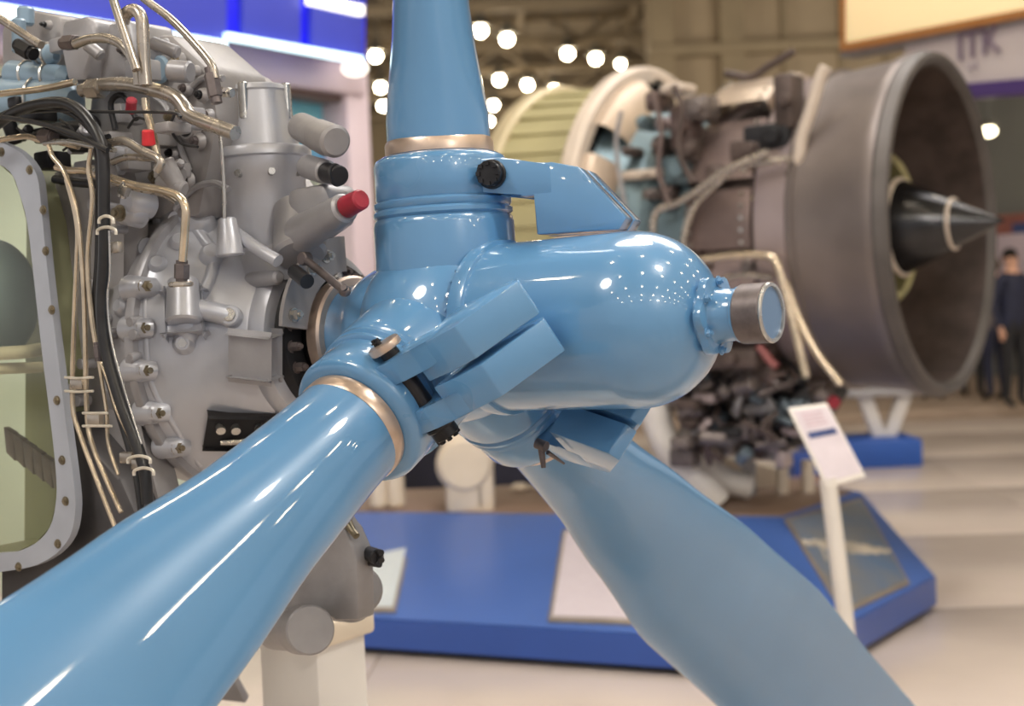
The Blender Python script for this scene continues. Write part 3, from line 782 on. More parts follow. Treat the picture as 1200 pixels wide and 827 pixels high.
# --- window frame with glazing, lower left
YW = -.30
outer = [(-90, 152), (-30, 158), (5, 168), (28, 182), (43, 205), (48, 240), (56, 320), (68, 420), (78, 500), (87, 570), (88, 600), (82, 628), (64, 650), (36, 664), (0, 670), (-40, 676), (-90, 680)]
inner = [(-90, 182), (-30, 186), (0, 193), (15, 206), (23, 228), (32, 262), (40, 330), (50, 420), (60, 500), (66, 560), (65, 592), (58, 618), (42, 636), (20, 646), (0, 648), (-40, 652), (-90, 656)]
A_ = smooth_path([Ly(x, y, YW - .03) for x, y in outer], 3); B_ = smooth_path([Ly(x, y, YW - .03) for x, y in inner], 3)
bm = BM()
T = Vector((0, .014, 0))
va = [bm.verts.new(p) for p in A_]; vb = [bm.verts.new(p) for p in B_]; vc = [bm.verts.new(p + T) for p in A_]; vd = [bm.verts.new(p + T) for p in B_]
for i in range(len(va) - 1):
    bm.faces.new((va[i], va[i + 1], vb[i + 1], vb[i])); bm.faces.new((vc[i], vd[i], vd[i + 1], vc[i + 1]))
    bm.faces.new((va[i], vc[i], vc[i + 1], va[i + 1])); bm.faces.new((vb[i], vb[i + 1], vd[i + 1], vd[i]))
wf = obj('window_frame', bm, M_FRAME, eng, 'pale grey bolted frame around the glazed opening')
for (px, py) in ((38, 199), (54, 246), (57, 294), (64, 363), (70, 469), (76, 539), (80, 587), (71, 637), (22, 664), (5, 178)):
    q = Ly(px - (3 if py < 640 else 0), py, YW - .03); bm = BM(); hexbolt(bm, q, (0, -1, 0), .0062, .004, True); obj('frame_bolt', bm, M_BOLT, wf)
# duct inside: olive box with bulb, rim and vanes
bm = BM()
inn = [Ly(x, y, YW - .016) for x, y in inner]
back = [p + Vector((0, .22, 0)) for p in inn]
va = [bm.verts.new(p) for p in inn]; vb = [bm.verts.new(p) for p in back]
for i in range(len(va) - 1): bm.faces.new((va[i], vb[i], vb[i + 1], va[i + 1]))
bm.faces.new(vb[::-1])
obj('duct_lining', bm, M_OLIVE, eng, 'olive lining seen through the glazing')
bm = BM(); c = Ly(-4, 350, -.2); ellipsoid(bm, c, (.085, .07, .11), None, 28, 20); blb = obj('inner_bulb', bm, M_GREYB, eng, 'grey rounded bulb behind the glass')
bm = BM(); tube(bm, [Ly(-60, 418, -.275), Ly(0, 414, -.27), Ly(30, 412, -.255), Ly(56, 408, -.2)], .012, 12, 4); tube(bm, [Ly(-60, 436, -.27), Ly(0, 432, -.26), Ly(50, 430, -.2)], .01, 12, 4); obj('inner_rim', bm, M_CREAM, eng)
for i in range(6):
    bm = BM(); x = 4 + i * 11; y = 500 + i * 8
    prism(bm, [Ly(x, y, -.22), Ly(x + 11, y + 7, -.22), Ly(x + 13, y + 40, -.19), Ly(x + 3, y + 30, -.19)], (.004, .01, 0), bev=.001)
    obj('guide_vane', bm, M_COLLAR, eng)
g = bpy.data.materials.new('tinted_glazing'); g.use_nodes = True
nt = g.node_tree; b = nt.nodes['Principled BSDF']; b.inputs['Roughness'].default_value = .06
nz = nt.nodes.new('ShaderNodeTexNoise'); nz.inputs['Scale'].default_value = 3
tr = nt.nodes.new('ShaderNodeBsdfTransparent'); tr.inputs[0].default_value = (.93, .95, .88, 1)
gl = nt.nodes.new('ShaderNodeBsdfGlossy'); gl.inputs['Roughness'].default_value = .08
mx = nt.nodes.new('ShaderNodeMixShader'); mr = nt.nodes.new('ShaderNodeMapRange'); mr.inputs[3].default_value = .06; mr.inputs[4].default_value = .1
nt.links.new(nz.outputs['Fac'], mr.inputs[0]); nt.links.new(mr.outputs[0], mx.inputs[0]); nt.links.new(tr.outputs[0], mx.inputs[1]); nt.links.new(gl.outputs[0], mx.inputs[2])
nt.links.new(mx.outputs[0], nt.nodes['Material Output'].inputs[0])
bm = BM(); ff = [Ly(x, y, YW - .018) for x, y in inner]; prism(bm, ff, (0, .003, 0)); obj('glass_pane', bm, g, eng, 'clear glazing in the bolted frame')

# --- oil pump and brackets under the engine
bm = BM()
body = [(395, 600), (408, 622), (418, 640), (422, 655), (424, 727), (396, 727), (385, 716), (330, 714), (318, 735), (290, 757), (250, 770), (290, 700), (340, 650)]
prism(bm, [Ly(x - 4, y, -.05) for x, y in body], (0, .045, 0), bev=.006)
pump = obj('lower_gear_housing', bm, M_SILVER3, eng, 'flat grey housing hanging under the engine')
bm = BM(); cyl(bm, Ly(323, 738, .0), Ly(360, 738, -.11), .035, .037, seg=36, bev=.003); cyl(bm, Ly(352, 738, -.085), Ly(364, 738, -.125), .041, seg=36, bev=.003); obj('drain_cylinder', bm, M_SILVER3, pump)
bm = BM(); cyl(bm, Ly(398, 700, .06), Ly(414, 702, .0), .042, .04, seg=32, bev=.006); cyl(bm, Ly(396, 698, .05), Ly(425, 690, .0), .04, seg=24, bev=.006); obj('drain_cylinder', bm, M_SILVER3, pump)
bm = BM(); cyl(bm, Ly(400, 600, -.03), Ly(416, 627, -.05), .012, .005, seg=14); cyl(bm, Ly(405, 612, -.04), Ly(418, 628, -.05), .006, seg=10); obj('small_nozzle', bm, M_BOLT, pump)
bm = BM(); cyl(bm, Ly(424, 645, -.0), Ly(442, 653, -.03), .013, seg=14, bev=.002)
for (a, b) in (((430, 643), (447, 648)), ((428, 658), (445, 661)), ((440, 645), (447, 657))): cyl(bm, Ly(*a, -.01), Ly(*b, -.03), .006, seg=10, bev=.001)
obj('cable_connector', bm, M_DARK, pump, 'dark cable connector')

# ------------------------------------------------------------------ engine stand
def wbox_from_px(bm, pts, d, th, bev=.01, M=None):
    prism(bm, [P(x, y, d) for x, y in pts], (0, th, 0), bev=bev)
st = thing('engine_stand', 'white steel pedestal standing under the turboprop engine, beside the blue plinth', 'stand', Matrix.Translation((P(360, 800, 2.9).x, P(360, 800, 2.9).y + .1, 0)))
SI = st.matrix_world.inverted()
def sbox(name, c, s, m, bev=.008, rz=-34.5, parent=None):
    bm = BM(); box(bm, (0, 0, 0), s, Matrix.Translation(c) @ Matrix.Rotation(R(rz), 4, 'Z'), bev=bev); return obj(name, bm, m, parent or st)
tz = P(360, 745, 2.9).z
bm = BM(); box(bm, (0, 0, tz / 2), (.17, .16, tz), Matrix.Rotation(R(-34.5), 4, 'Z'), bev=.02); obj('column', bm, M_WHITE, st)
bm = BM(); box(bm, (0, 0, tz), (.2, .18, .05), Matrix.Rotation(R(-34.5), 4, 'Z'), bev=.01); obj('head_plate', bm, M_CREAM, st)
bm = BM(); box(bm, (0, 0, .02), (.6, .5, .04), Matrix.Rotation(R(-34.5), 4, 'Z'), bev=.006); obj('base_plate', bm, M_WHITE, st)
bm = BM(); cyl(bm, (-.55, .38, .02), (-.05, .03, .75), .025, seg=14); obj('brace', bm, M_WHITE, st)
bm = BM(); box(bm, (-.5, .35, .45), (.16, .16, .9), Matrix.Rotation(R(0), 4, 'Z'), bev=.015); obj('column', bm, M_WHITE, st)
# grey ramp foot at lower left
bm = BM(); bp = [P(262, 775, 3.1), P(288, 824, 3.1), P(240, 818, 3.1)]
prism(bm, [SI @ p for p in bp], (0, .05, 0), bev=.004); obj('gusset', bm, M_SILVER3, st)

# =================================================================== PLINTH + JET ENGINE
fl0 = floor_pt(372, 763); fr = floor_pt(954, 804); rc = floor_pt(1098, 716)
bot = [fl0, fr, rc, Vector((2.0, 8.95, 0)), Vector((-1.5, 9.1, 0))]
TH = .46; LIP = .17
tfl = floor_pt(385, 600, TH); tfr = floor_pt(925, 606, TH); trc = floor_pt(1010, 576, TH)
top = [tfl, tfr, trc, Vector((1.6, 8.6, TH)), Vector((-1.2, 8.7, TH))]
pc = Vector((.6, 7.8, 0))
plinth = thing('display_plinth', 'large low blue plinth with sloping sides carrying the jet engine', 'plinth', Matrix.Translation(pc))
bm = BM()
lipb = [p + Vector((0, 0, .035)) for p in bot]; lipt = [p + Vector((0, 0, LIP)) for p in bot]
v0 = [bm.verts.new(p - pc) for p in lipb]; v1 = [bm.verts.new(p - pc) for p in lipt]
for i in range(5): bm.faces.new((v0[i], v0[(i + 1) % 5], v1[(i + 1) % 5], v1[i]))
bm.faces.new(v0[::-1]); bm.faces.new(v1)
obj('plinth_base', bm, M_PLAT2, plinth)
bm = BM()
v1 = [bm.verts.new(p - pc + Vector((0, 0, .001))) for p in lipt]; v2 = [bm.verts.new(p - pc) for p in top]
for i in range(5): bm.faces.new((v1[i], v1[(i + 1) % 5], v2[(i + 1) % 5], v2[i]))
bm.faces.new(v2); bm.faces.new(v1[::-1])
bmesh.ops.bevel(bm, geom=bm.edges[:], offset=.008, segments=2, affect='EDGES')
obj('plinth_top', bm, M_PLAT, plinth)
ct = sum(top, Vector()) / 5
bm = BM(); prism(bm, [(p + (ct - p) * .035) - pc + Vector((0, 0, -.006)) for p in top], (0, 0, .012), bev=.002); obj('plinth_deck', bm, mat('brown_deck_board', (136, 114, 100), .45, 0, .12, 2), plinth, 'brown deck on top of the plinth')
cb = sum(bot, Vector()) / 5
bm = BM(); prism(bm, [(p + (cb - p) * .04) - pc for p in bot], (0, 0, .036)); obj('plinth_skirting', bm, M_BLACK, plinth)

def face_pt(a0, a1, b0, b1, u, v):
    return (a0.lerp(a1, u)).lerp(b0.lerp(b1, u), v)
def hit_plane(px, py, p0, n):
    o, v = ray(px, py); return o + v * ((p0 - o).dot(n) / v.dot(n))
# front slope plane and right slope plane
nF = (lipt[1] - lipt[0]).cross(top[1] - lipt[0]).normalized()
if nF.z < 0: nF = -nF
nR = (lipt[2] - lipt[1]).cross(top[1] - lipt[1]).normalized()
if nR.z < 0: nR = -nR
def card_mat(name, base, line, sc, amt):
    m = bpy.data.materials.new(name); m.use_nodes = True; nt = m.node_tree; n = nt.nodes; l = nt.links
    b = n['Principled BSDF']; b.inputs['Roughness'].default_value = .4
    tc = n.new('ShaderNodeTexCoord'); w = n.new('ShaderNodeTexWave'); w.wave_type = 'BANDS'; w.bands_direction = 'Y'; w.inputs['Scale'].default_value = sc
    nz = n.new('ShaderNodeTexNoise'); nz.inputs['Scale'].default_value = 26
    l.new(tc.outputs['Object'], w.inputs['Vector']); l.new(tc.outputs['Object'], nz.inputs['Vector'])
    mu = n.new('ShaderNodeMath'); mu.operation = 'MULTIPLY'; l.new(w.outputs['Fac'], mu.inputs[0]); l.new(nz.outputs['Fac'], mu.inputs[1])
    mx = n.new('ShaderNodeMix'); mx.data_type = 'RGBA'; mx.inputs['A'].default_value = srgb(base); mx.inputs['B'].default_value = srgb(line)
    m2 = n.new('ShaderNodeMath'); m2.operation = 'MULTIPLY'; m2.inputs[1].default_value = amt; l.new(mu.outputs[0], m2.inputs[0])
    l.new(m2.outputs[0], mx.inputs['Factor']); l.new(mx.outputs['Result'], b.inputs['Base Color']); return m
M_CARD = card_mat('printed_white_card', (214, 222, 226), (150, 160, 175), 22, .7)
M_CARD2 = card_mat('printed_lilac_card', (216, 208, 216), (170, 150, 165), 22, .7)
def card(name, corners, p0, n, m, label, frame_m):
    pts = [hit_plane(x, y, p0, n) for x, y in corners]
    c = sum(pts, Vector()) / 4
    xa = (pts[1] - pts[0]).normalized(); F = frame(n, xa); F = Matrix.Translation(c) @ F
    t = thing(name, label, 'info panel', F, None); FI = F.inverted()
    lo = [FI @ p for p in pts]
    for q in lo: q.z = .002
    bm = BM(); prism(bm, [q * 1.05 for q in lo], (0, 0, .012), bev=.002); obj('panel_frame', bm, frame_m, t)
    bm = BM(); prism(bm, [Vector((q.x * .97, q.y * .97, .0135)) for q in lo], (0, 0, .004)); obj('panel_sheet', bm, m, t)
    return t, lo
M_PFR = mat('grey_panel_edge', (150, 140, 130), .4, .3, .1, 6)
t1, lo = card('information_panel', [(395, 617), (484, 616), (462, 716), (380, 716)], lipt[0], nF, M_CARD, 'white printed card on the left end of the blue plinth slope', M_PFR)
bm = BM(); box(bm, (lo[0].x * .1 + .14, abs(lo[0].y) * .62, .0185), (.16, .03, .002)); obj('printed_heading', bm, mat('grey_print', (150, 158, 165), .5, 0, .1, 20), t1)
card('information_panel', [(662, 625), (790, 628), (765, 731), (646, 727)], lipt[0], nF, M_CARD2, 'white printed card on the plinth slope, partly behind the lower right blade', M_PFR)
M_PIC = mat('drawing_sheet_grey_blue', (92, 116, 148), .3, 0, .2, 3, c2=(120, 122, 124))
t3, lo = card('information_panel', [(922, 612), (1008, 588), (1062, 684), (988, 718)], lipt[1], nR, M_PIC, 'framed cutaway engine drawing on the right slope of the blue plinth', M_PFR)
M_PIC2 = mat('drawing_ink_tan', (176, 168, 156), .5, 0, .3, 12)
bm = BM()
for i in range(7):
    u = i / 6; x = (-.22 + .42 * u); y = (.12 - .2 * u)
    cyl(bm, (x, y, .0175), (x, y, .0205), .035 + .03 * math.sin(u * PI), seg=14)
tube(bm, [(-.3, -.02, .019), (-.1, .1, .019), (.1, -.06, .019), (.26, -.1, .019)], .008, 6, 4)
obj('engine_drawing', bm, M_PIC2, t3)

# ---- jet engine
J = P(1104, 263, 7.0)
JR = .83
MJ = Matrix.Translation(J) @ Matrix.Rotation(R(-35.0), 4, 'Z')
jet = thing('jet_engine', 'big grey-brown turbofan jet engine with open round nozzle, displayed on the blue plinth', 'engine', Matrix.Translation((J.x, J.y, J.z)) @ Matrix.Rotation(R(-35.0), 4, 'Z'))
MJI = MJ.inverted()
def Jy(px, py, yl):
    o, v = ray(px, py); o = MJI @ o; v = MJI.to_3x3() @ v
    return o + v * ((yl - o.y) / v.y)
M_JCASE = mat('brown_grey_casing', (122, 113, 110), .42, .5, .12, 3)
M_JDARK = mat('dark_nozzle_inside', (84, 72, 68), .55, .3, .3, 6)
M_JRIM = mat('grey_nozzle_rim', (90, 85, 83), .5, .4, .12, 6)
M_JBRN = mat('bronze_core_casing', (118, 102, 98), .4, .5, .2, 5)
M_JTEAL = mat('teal_grey_casing', (112, 132, 140), .38, .4, .15, 5)
M_JTAN = mat('tan_thermal_panel', (186, 168, 150), .4, .35, .12, 4)
M_JLIL = mat('lilac_grey_ring', (166, 152, 152), .35, .5, .08, 4)
M_JCREAM = mat('cream_ring_paint', (204, 190, 176), .4, .1, .06, 4)
M_JGRN = mat('olive_green_cowl', (168, 160, 120), .5, .1, .1, 2)
M_YEL = mat('yellow_green_vane', (170, 164, 120), .4, .2, .2, 8)
bm = BM(); lathe(bm, [(0, .80), (0, JR), (-.06, JR + .012), (-.1, JR + .01), (-.14, JR - .008), (-.4, JR - .035), (-.43, JR - .035), (-.44, JR - .015), (-.47, JR - .02), (-.47, .6)], seg=96)
obj('nozzle_shell', bm, M_JCASE, jet, 'dark brown-grey outer nozzle shell')
bm = BM(); lathe(bm, [(-.012, .775), (.02, .79), (.03, .815), (.02, JR + .005), (-.03, JR + .02), (-.045, JR + .014)], seg=96); obj('nozzle_rim', bm, M_JRIM, jet, 'grey rolled rim of the nozzle')
bm = BM(); lathe(bm, [(.0, .785), (-.3, .775), (-.6, .74), (-.9, .68), (-.9, .2)], seg=96); obj('nozzle_lining', bm, M_JDARK, jet, 'dark inner wall of the nozzle')
bm = BM(); lathe(bm, [(-.9, .46), (-.5, .43), (-.26, .38), (-.24, .36), (-.26, .34), (-.9, .3)], seg=48); obj('inner_duct', bm, M_YEL, jet)
for i in range(14):
    a = 2 * PI * i / 14; bm = BM(); Mv = Matrix.Rotation(a, 4, 'X')
    prism(bm, [Mv @ Vector(p) for p in ((-.3, -.006, .37), (-.64, -.02, .38), (-.75, -.02, .72), (-.62, -.006, .735))], Mv.to_3x3() @ Vector((0, .014, 0)), bev=.002)
    obj('exhaust_strut', bm, M_JDARK if i % 3 else M_YEL, jet)
bm = BM(); lathe(bm, [(-.5, .0), (-.5, .24), (-.25, .24), (-.18, .232), (0, .15), (.15, .078), (.26, .025), (.31, 0)], seg=48)
plug = obj('exhaust_cone', bm, mat('dark_polished_cone', (62, 62, 64), .22, .8, .2, 6), jet, 'dark polished exhaust cone with pointed tip')
bm = BM(); torus(bm, Matrix.Translation((-.2, 0, 0)), .237, .014, 40, 8); torus(bm, Matrix.Translation((.06, 0, 0)), .122, .01, 32, 8); obj('cone_ring', bm, M_JCREAM, plug)
bm = BM(); lathe(bm, [(-.47, .78), (-.48, .80), (-.62, .785), (-.65, .77), (-.66, .7)], seg=80); obj('lilac_ring', bm, M_JLIL, jet)
bm = BM(); lathe(bm, [(-.64, .70), (-.66, .71), (-.68, .71), (-.7, .69), (-.97, .67), (-.98, .70), (-1.0, .70), (-1.02, .66), (-1.02, .4)], seg=80); obj('core_casing', bm, M_JBRN, jet)
bm = BM(); lathe(bm, [(-1.02, .62), (-1.04, .68), (-1.09, .68), (-1.1, .64), (-1.22, .66), (-1.26, .72), (-1.3, .72), (-1.31, .69), (-1.5, .76), (-1.6, .8)], seg=80); obj('compressor_casing', bm, M_JTEAL, jet)
# longitudinal panels on the core casing
for i, (a0, a1) in enumerate(((66, 100), (104, 128), (132, 160), (164, 186), (190, 214), (218, 245))):
    bm = BM(); rr_ = .07 if i < 2 else 0
    lathe(bm, [(-.68, .68), (-.68, .745 + rr_), (-.7, .755 + rr_), (-1.0, .745 + rr_), (-1.03, .735 + rr_), (-1.03, .65)], None, 12, R(a0), R(a1)); o = obj('casing_panel', bm, [M_JTAN, M_JTAN, M_JBRN, M_JBRN, M_JLIL, M_JBRN][i], jet)
    bm = BM()
    for u in range(5):
        a = R(a0 + (a1 - a0) * (u + .5) / 5)
        for x in (-.72, -1.0): cyl(bm, (x, .74 * math.cos(a), .74 * math.sin(a)), (x, (.762 + rr_) * math.cos(a), (.762 + rr_) * math.sin(a)), .012, seg=6)
    obj('panel_rivets', bm, M_STEEL, o, kind='stuff')
# big cream ring and fan cowl
bm = BM(); lathe(bm, [(-1.56, .88), (-1.56, .95), (-1.58, .97), (-1.64, .97), (-1.66, .95), (-1.66, .88), (-1.56, .88)], seg=96); obj('mounting_ring', bm, M_JCREAM, jet, 'cream flange ring around the engine')
bm = BM(); lathe(bm, [(-1.58, .6), (-1.6, .93)], seg=64); obj('ring_web', bm, M_DARKER, jet)
for a0, a1 in ((60, 92), (105, 138), (150, 178), (188, 215)):
    bm = BM(); lathe(bm, [(-1.56, .9), (-1.53, .9), (-1.5, .88), (-1.44, .78), (-1.43, .7)], None, 10, R(a0), R(a1)); obj('ring_panel', bm, M_JTAN, jet)
bm = BM(); lathe(bm, [(-1.66, .85), (-1.72, .86), (-2.0, .88), (-2.12, .885)], seg=96); cw = obj('fan_cowl', bm, M_JGRN, jet, 'olive green ribbed fan cowl')
for k in range(40):
    a = 2 * PI * k / 40; Mv = Matrix.Rotation(a, 4, 'X')
    bm = BM(); prism(bm, [Mv @ Vector(p) for p in ((-1.67, -.04, .845), (-1.67, .04, .845), (-2.11, .045, .88), (-2.11, -.045, .88))], Mv.to_3x3() @ Vector((0, 0, .022)))
    obj('cowl_slat', bm, M_JGRN, cw)
bm = BM(); lathe(bm, [(-2.1, .86), (-2.1, .91), (-2.12, .93), (-2.19, .93), (-2.21, .91), (-2.21, .86)], seg=96); obj('cowl_rim', bm, mat('pale_olive_rim', (186, 172, 140), .4, .2, .08, 4), jet)
# engine pipes and plumbing
def jpipe(path, r, yl, m, k=4, nm='jet_pipe'):
    bm = BM(); tube(bm, [Jy(x, y, yl) for x, y in path], r, 10, k); return obj(nm, bm, m, jet)
jpipe([(968, 78), (960, 95), (950, 130), (940, 160), (936, 185), (925, 200)], .03, -.72, M_JCREAM)
jpipe([(925, 186), (880, 192), (860, 198), (840, 215), (812, 245), (800, 290), (800, 330)], .018, -.78, M_TUBE2)
jpipe([(900, 178), (850, 200), (815, 225), (790, 240), (768, 250), (765, 290)], .018, -.8, M_TUBE2)
jpipe([(820, 305), (860, 300), (900, 300), (912, 312), (922, 350), (935, 400), (945, 442)], .02, -.82, M_TUBE)
jpipe([(920, 330), (935, 370), (955, 410), (985, 450)], .02, -.8, M_TUBE)
jpipe([(930, 60), (900, 78), (880, 90), (850, 86)], .02, -.3, M_JDARK)
jpipe([(765, 110), (775, 150), (772, 200), (785, 240)], .014, -.75, M_JBRN)
jpipe([(790, 100), (800, 130), (795, 175), (812, 215)], .016, -.76, M_JDARK)
jpipe([(728, 130), (722, 170), (730, 230), (738, 270)], .012, -.78, M_SILVER3)
jpipe([(840, 330), (870, 322), (905, 326)], .016, -.78, M_TUBE2)
for i, (px, py, sx, sz, m) in enumerate(((905, 162, .24, .13, M_DARKER), (882, 176, .18, .1, M_JDARK), (925, 120, .1, .26, M_JDARK), (757, 205, .24, .05, M_JCREAM),
        (805, 150, .12, .22, M_JBRN), (822, 128, .14, .12, M_JCASE), (800, 200, .14, .14, M_JTEAL), (812, 178, .12, .12, M_JDARK), (915, 275, .14, .14, M_JCASE), (835, 312, .2, .08, M_JDARK), (880, 312, .16, .1, M_JCASE), (850, 420, .4, .1, M_JDARK), (845, 205, .1, .1, M_JDARK),
        (772, 120, .08, .1, M_JBRN), (785, 145, .1, .06, M_JLIL), (778, 172, .06, .1, M_JDARK), (770, 228, .1, .06, M_JCASE), (790, 232, .06, .12, M_JBRN), (742, 178, .06, .05, M_JDARK), (735, 232, .08, .06, M_JTEAL), (795, 105, .14, .05, M_JCREAM), (760, 145, .06, .08, M_JTEAL))):
    bm = BM(); q = Jy(px, py, -.62); box(bm, q, (sx, .16, sz), bev=.02)
    cyl(bm, q + Vector((sx * .2, -.05, 0)), q + Vector((sx * .2, -.13, 0)), min(sx, sz) * .3, seg=14, bev=.005)
    obj('accessory_box', bm, m, jet)
# lower gearbox clutter
random.seed(21)
for i in range(100):
    px = random.uniform(785, 968); py = random.uniform(432, 538)
    if py > 495 and px > 925: px -= 60
    yl = random.uniform(-.62, -.2); bm = BM(); q = Jy(px, py, yl)
    m = random.choice([M_JDARK, M_DARK, M_JCASE, M_JCASE, M_JBRN, M_COLLAR, M_JLIL, M_SILVER3, M_GREYB])
    if i % 3 == 0: box(bm, q, (random.uniform(.05, .15), .12, random.uniform(.04, .1)), bev=.015)
    elif i % 3 == 1:
        a = random.uniform(0, PI); d = Vector((math.cos(a), random.uniform(-.5, .5), math.sin(a) * .8)) * random.uniform(.03, .08)
        cyl(bm, q - d, q + d, random.uniform(.015, .045), seg=14, bev=.008)
    else:
        pts = [q + Vector((random.uniform(-.12, .12), random.uniform(-.1, .1), random.uniform(-.08, .08))) for _ in range(4)]
        tube(bm, pts, random.uniform(.009, .018), 8, 4)
    obj(['gearbox_block', 'gearbox_pump', 'gearbox_pipe'][i % 3], bm, m, jet)
bm = BM(); prism(bm, [Jy(x, y, -.15) for x, y in ((790, 415), (950, 420), (965, 462), (940, 500), (915, 530), (850, 535), (800, 510))], (0, .4, 0), bev=.03); obj('gearbox_body', bm, M_DARKER, jet, 'dark accessory gearbox under the jet engine')
bm = BM(); cyl(bm, Jy(973, 468, -.45), Jy(978, 472, -.5), .03, seg=12); obj('red_cap', bm, M_RED2, jet, 'small red cap')
bm = BM(); tube(bm, [Jy(889, 405, -.7), Jy(902, 422, -.7), Jy(910, 430, -.7)], .02, 8, 2); obj('red_pipe', bm, mat('faded_red_pipe', (140, 80, 78), .4, 0, .1, 9), jet)

# jet stand
js = thing('jet_engine_stand', 'cream steel cradle on the blue plinth holding up the jet engine', 'stand', Matrix.Translation((.8, 8.2, TH)))
JS = js.matrix_world.inverted()
def wp(path, r, d, nm, m=M_CREAM, seg=12):
    bm = BM(); tube(bm, [JS @ P(x, y, d) for x, y in path], r, seg, 4); return obj(nm, bm, m, js)
wp([(752, 430), (766, 480), (786, 530), (828, 575), (840, 590)], .08, 7.45, 'cradle_arm', M_WHITE)
wp([(800, 520), (825, 545), (850, 562), (880, 570)], .07, 7.6, 'cradle_arm', M_WHITE)
bm = BM(); prism(bm, [JS @ P(x, y, 8.1) for x, y in ((795, 512), (812, 520), (850, 540), (925, 548), (925, 605), (830, 608))], (0, .1, 0), bev=.02); obj('cradle_plate', bm, M_CREAM, js)
for x in (880, 918, 948):
    bm = BM(); prism(bm, [JS @ P(x - 6, 540, 7.8), JS @ P(x + 6, 540, 7.8), JS @ P(x + 7, 600, 7.8), JS @ P(x - 7, 600, 7.8)], (0, .08, 0), bev=.01); obj('cradle_post', bm, M_CREAM if x != 880 else M_SILVER3, js)
# front column with rounded head
cb_ = P(546, 560, 7.75); foot = TH
bm = BM(); hx = JS @ Vector((cb_.x, cb_.y, 0))
box(bm, (hx.x, hx.y, (cb_.z - .1) / 2 ), (.24, .24, cb_.z + .9 - TH), bev=.03)
bm.free(); bm = BM()
z0 = 0; z1 = P(548, 505, 7.75).z - TH
box(bm, (hx.x, hx.y, (z0 + z1) / 2), (.22, .2, z1 - z0), bev=.03); box(bm, (hx.x + .1, hx.y + .02, (z0 + z1) / 2 - .05), (.1, .24, z1 - z0 - .1), bev=.02)
obj('front_column', bm, M_CREAM, js)
bm = BM(); cyl(bm, (hx.x - .0, hx.y - .12, z1 - .17), (hx.x, hx.y + .12, z1 - .17), .155, seg=28, bev=.03); obj('column_head', bm, M_CREAM, js)
for (px, py, d) in ((443, 568, 7.9), (610, 590, 8.4), (634, 588, 8.4), (463, 560, 7.9)):
    bm = BM(); q = JS @ P(px, py, d); cyl(bm, (q.x, q.y, 0), (q.x, q.y, q.z + .12), .055 if px > 600 else .05, seg=14, bev=.03); obj('cradle_foot', bm, M_CREAM, js)

# ---- placard on a post
pb_ = floor_pt(999, 812)
sg = thing('sign_stand', 'white tilted information placard on a slim post in front of the blue plinth', 'sign', Matrix.Translation(pb_))
GI = sg.matrix_world.inverted(); dpt = (CM.inverted() @ pb_).z * -1
bm = BM(); cyl(bm, (0, 0, 0), (0, 0, .02), .12, seg=32, bev=.005); obj('base_disc', bm, M_WHITE, sg)
a = GI @ P(990, 720, dpt); b = GI @ P(970, 560, dpt)
bm = BM(); tube(bm, [Vector((0, 0, .01)), a, b], .034, 14, 2); obj('post', bm, M_WHITE, sg)
cs = [GI @ P(923, 479, dpt + .16), GI @ P(968, 473, dpt + .22), GI @ P(1016, 556, dpt + .02), GI @ P(968, 572, dpt - .04)]
nn = (cs[1] - cs[0]).cross(cs[3] - cs[0]).normalized()
if nn.y > 0: nn = -nn
cc = sum(cs, Vector()) / 4; F = Matrix.Translation(cc) @ frame(nn, cs[1] - cs[0]); FI = F.inverted()
lo = [FI @ p for p in cs]
bm = BM(); prism(bm, [F @ Vector((p.x, p.y, -.008)) for p in lo], nn * .012, bev=.003); bo = obj('placard', bm, M_WHITE, sg)
bm = BM(); prism(bm, [F @ Vector((p.x * .9, p.y * .9, .0045)) for p in lo], nn * .002); pp = obj('placard_sheet', bm, mat('placard_paper', (206, 196, 204), .45, 0, .04, 12), bo)
M_NAVY = mat('navy_ink', (52, 70, 120), .4, 0, .1, 20)
bm = BM(); u = Vector((1, 0, 0))
e0 = lo[0].lerp(lo[3], .34); e1 = lo[1].lerp(lo[2], .34); f0 = lo[0].lerp(lo[3], .42); f1 = lo[1].lerp(lo[2], .42)
prism(bm, [F @ Vector((p.x, p.y, .0068)) for p in (e0.lerp(e1, .14), e0.lerp(e1, .86), f0.lerp(f1, .86), f0.lerp(f1, .14))], nn * .001); obj('navy_band', bm, M_NAVY, bo)
bm = BM()
for k in range(4):
    v = .1 + k * .05
    e0 = lo[0].lerp(lo[3], v); e1 = lo[1].lerp(lo[2], v); f0 = lo[0].lerp(lo[3], v + .02); f1 = lo[1].lerp(lo[2], v + .02)
    prism(bm, [F @ Vector((p.x, p.y, .0068)) for p in (e0.lerp(e1, .2), e0.lerp(e1, .75), f0.lerp(f1, .75), f0.lerp(f1, .2))], nn * .001)
obj('pink_print', bm, mat('pink_ink', (196, 170, 182), .5, 0, .1, 20), bo)

# =================================================================== BOOTH, TOP LEFT
M_SIGNB = mat('blue_lit_face', (58, 66, 168), .4, 0, .1, .8, emis=(52, 62, 170), es=.42)
M_SIGND = mat('deep_blue_gap', (14, 16, 200), .4, 0, .02, 1, emis=(6, 8, 205), es=.65)
M_LED = mat('white_led_strip', (225, 245, 250), .4, 0, 0, 1, emis=(205, 238, 248), es=2.6)
M_GLOW = mat('warm_white_globe', (250, 245, 235), .4, 0, 0, 1, emis=(255, 250, 235), es=2.2)
M_BOOTH = mat('lilac_white_booth', (214, 196, 204), .5, 0, .04, 1)
def hz(px, py, d): return P(px, py, d)
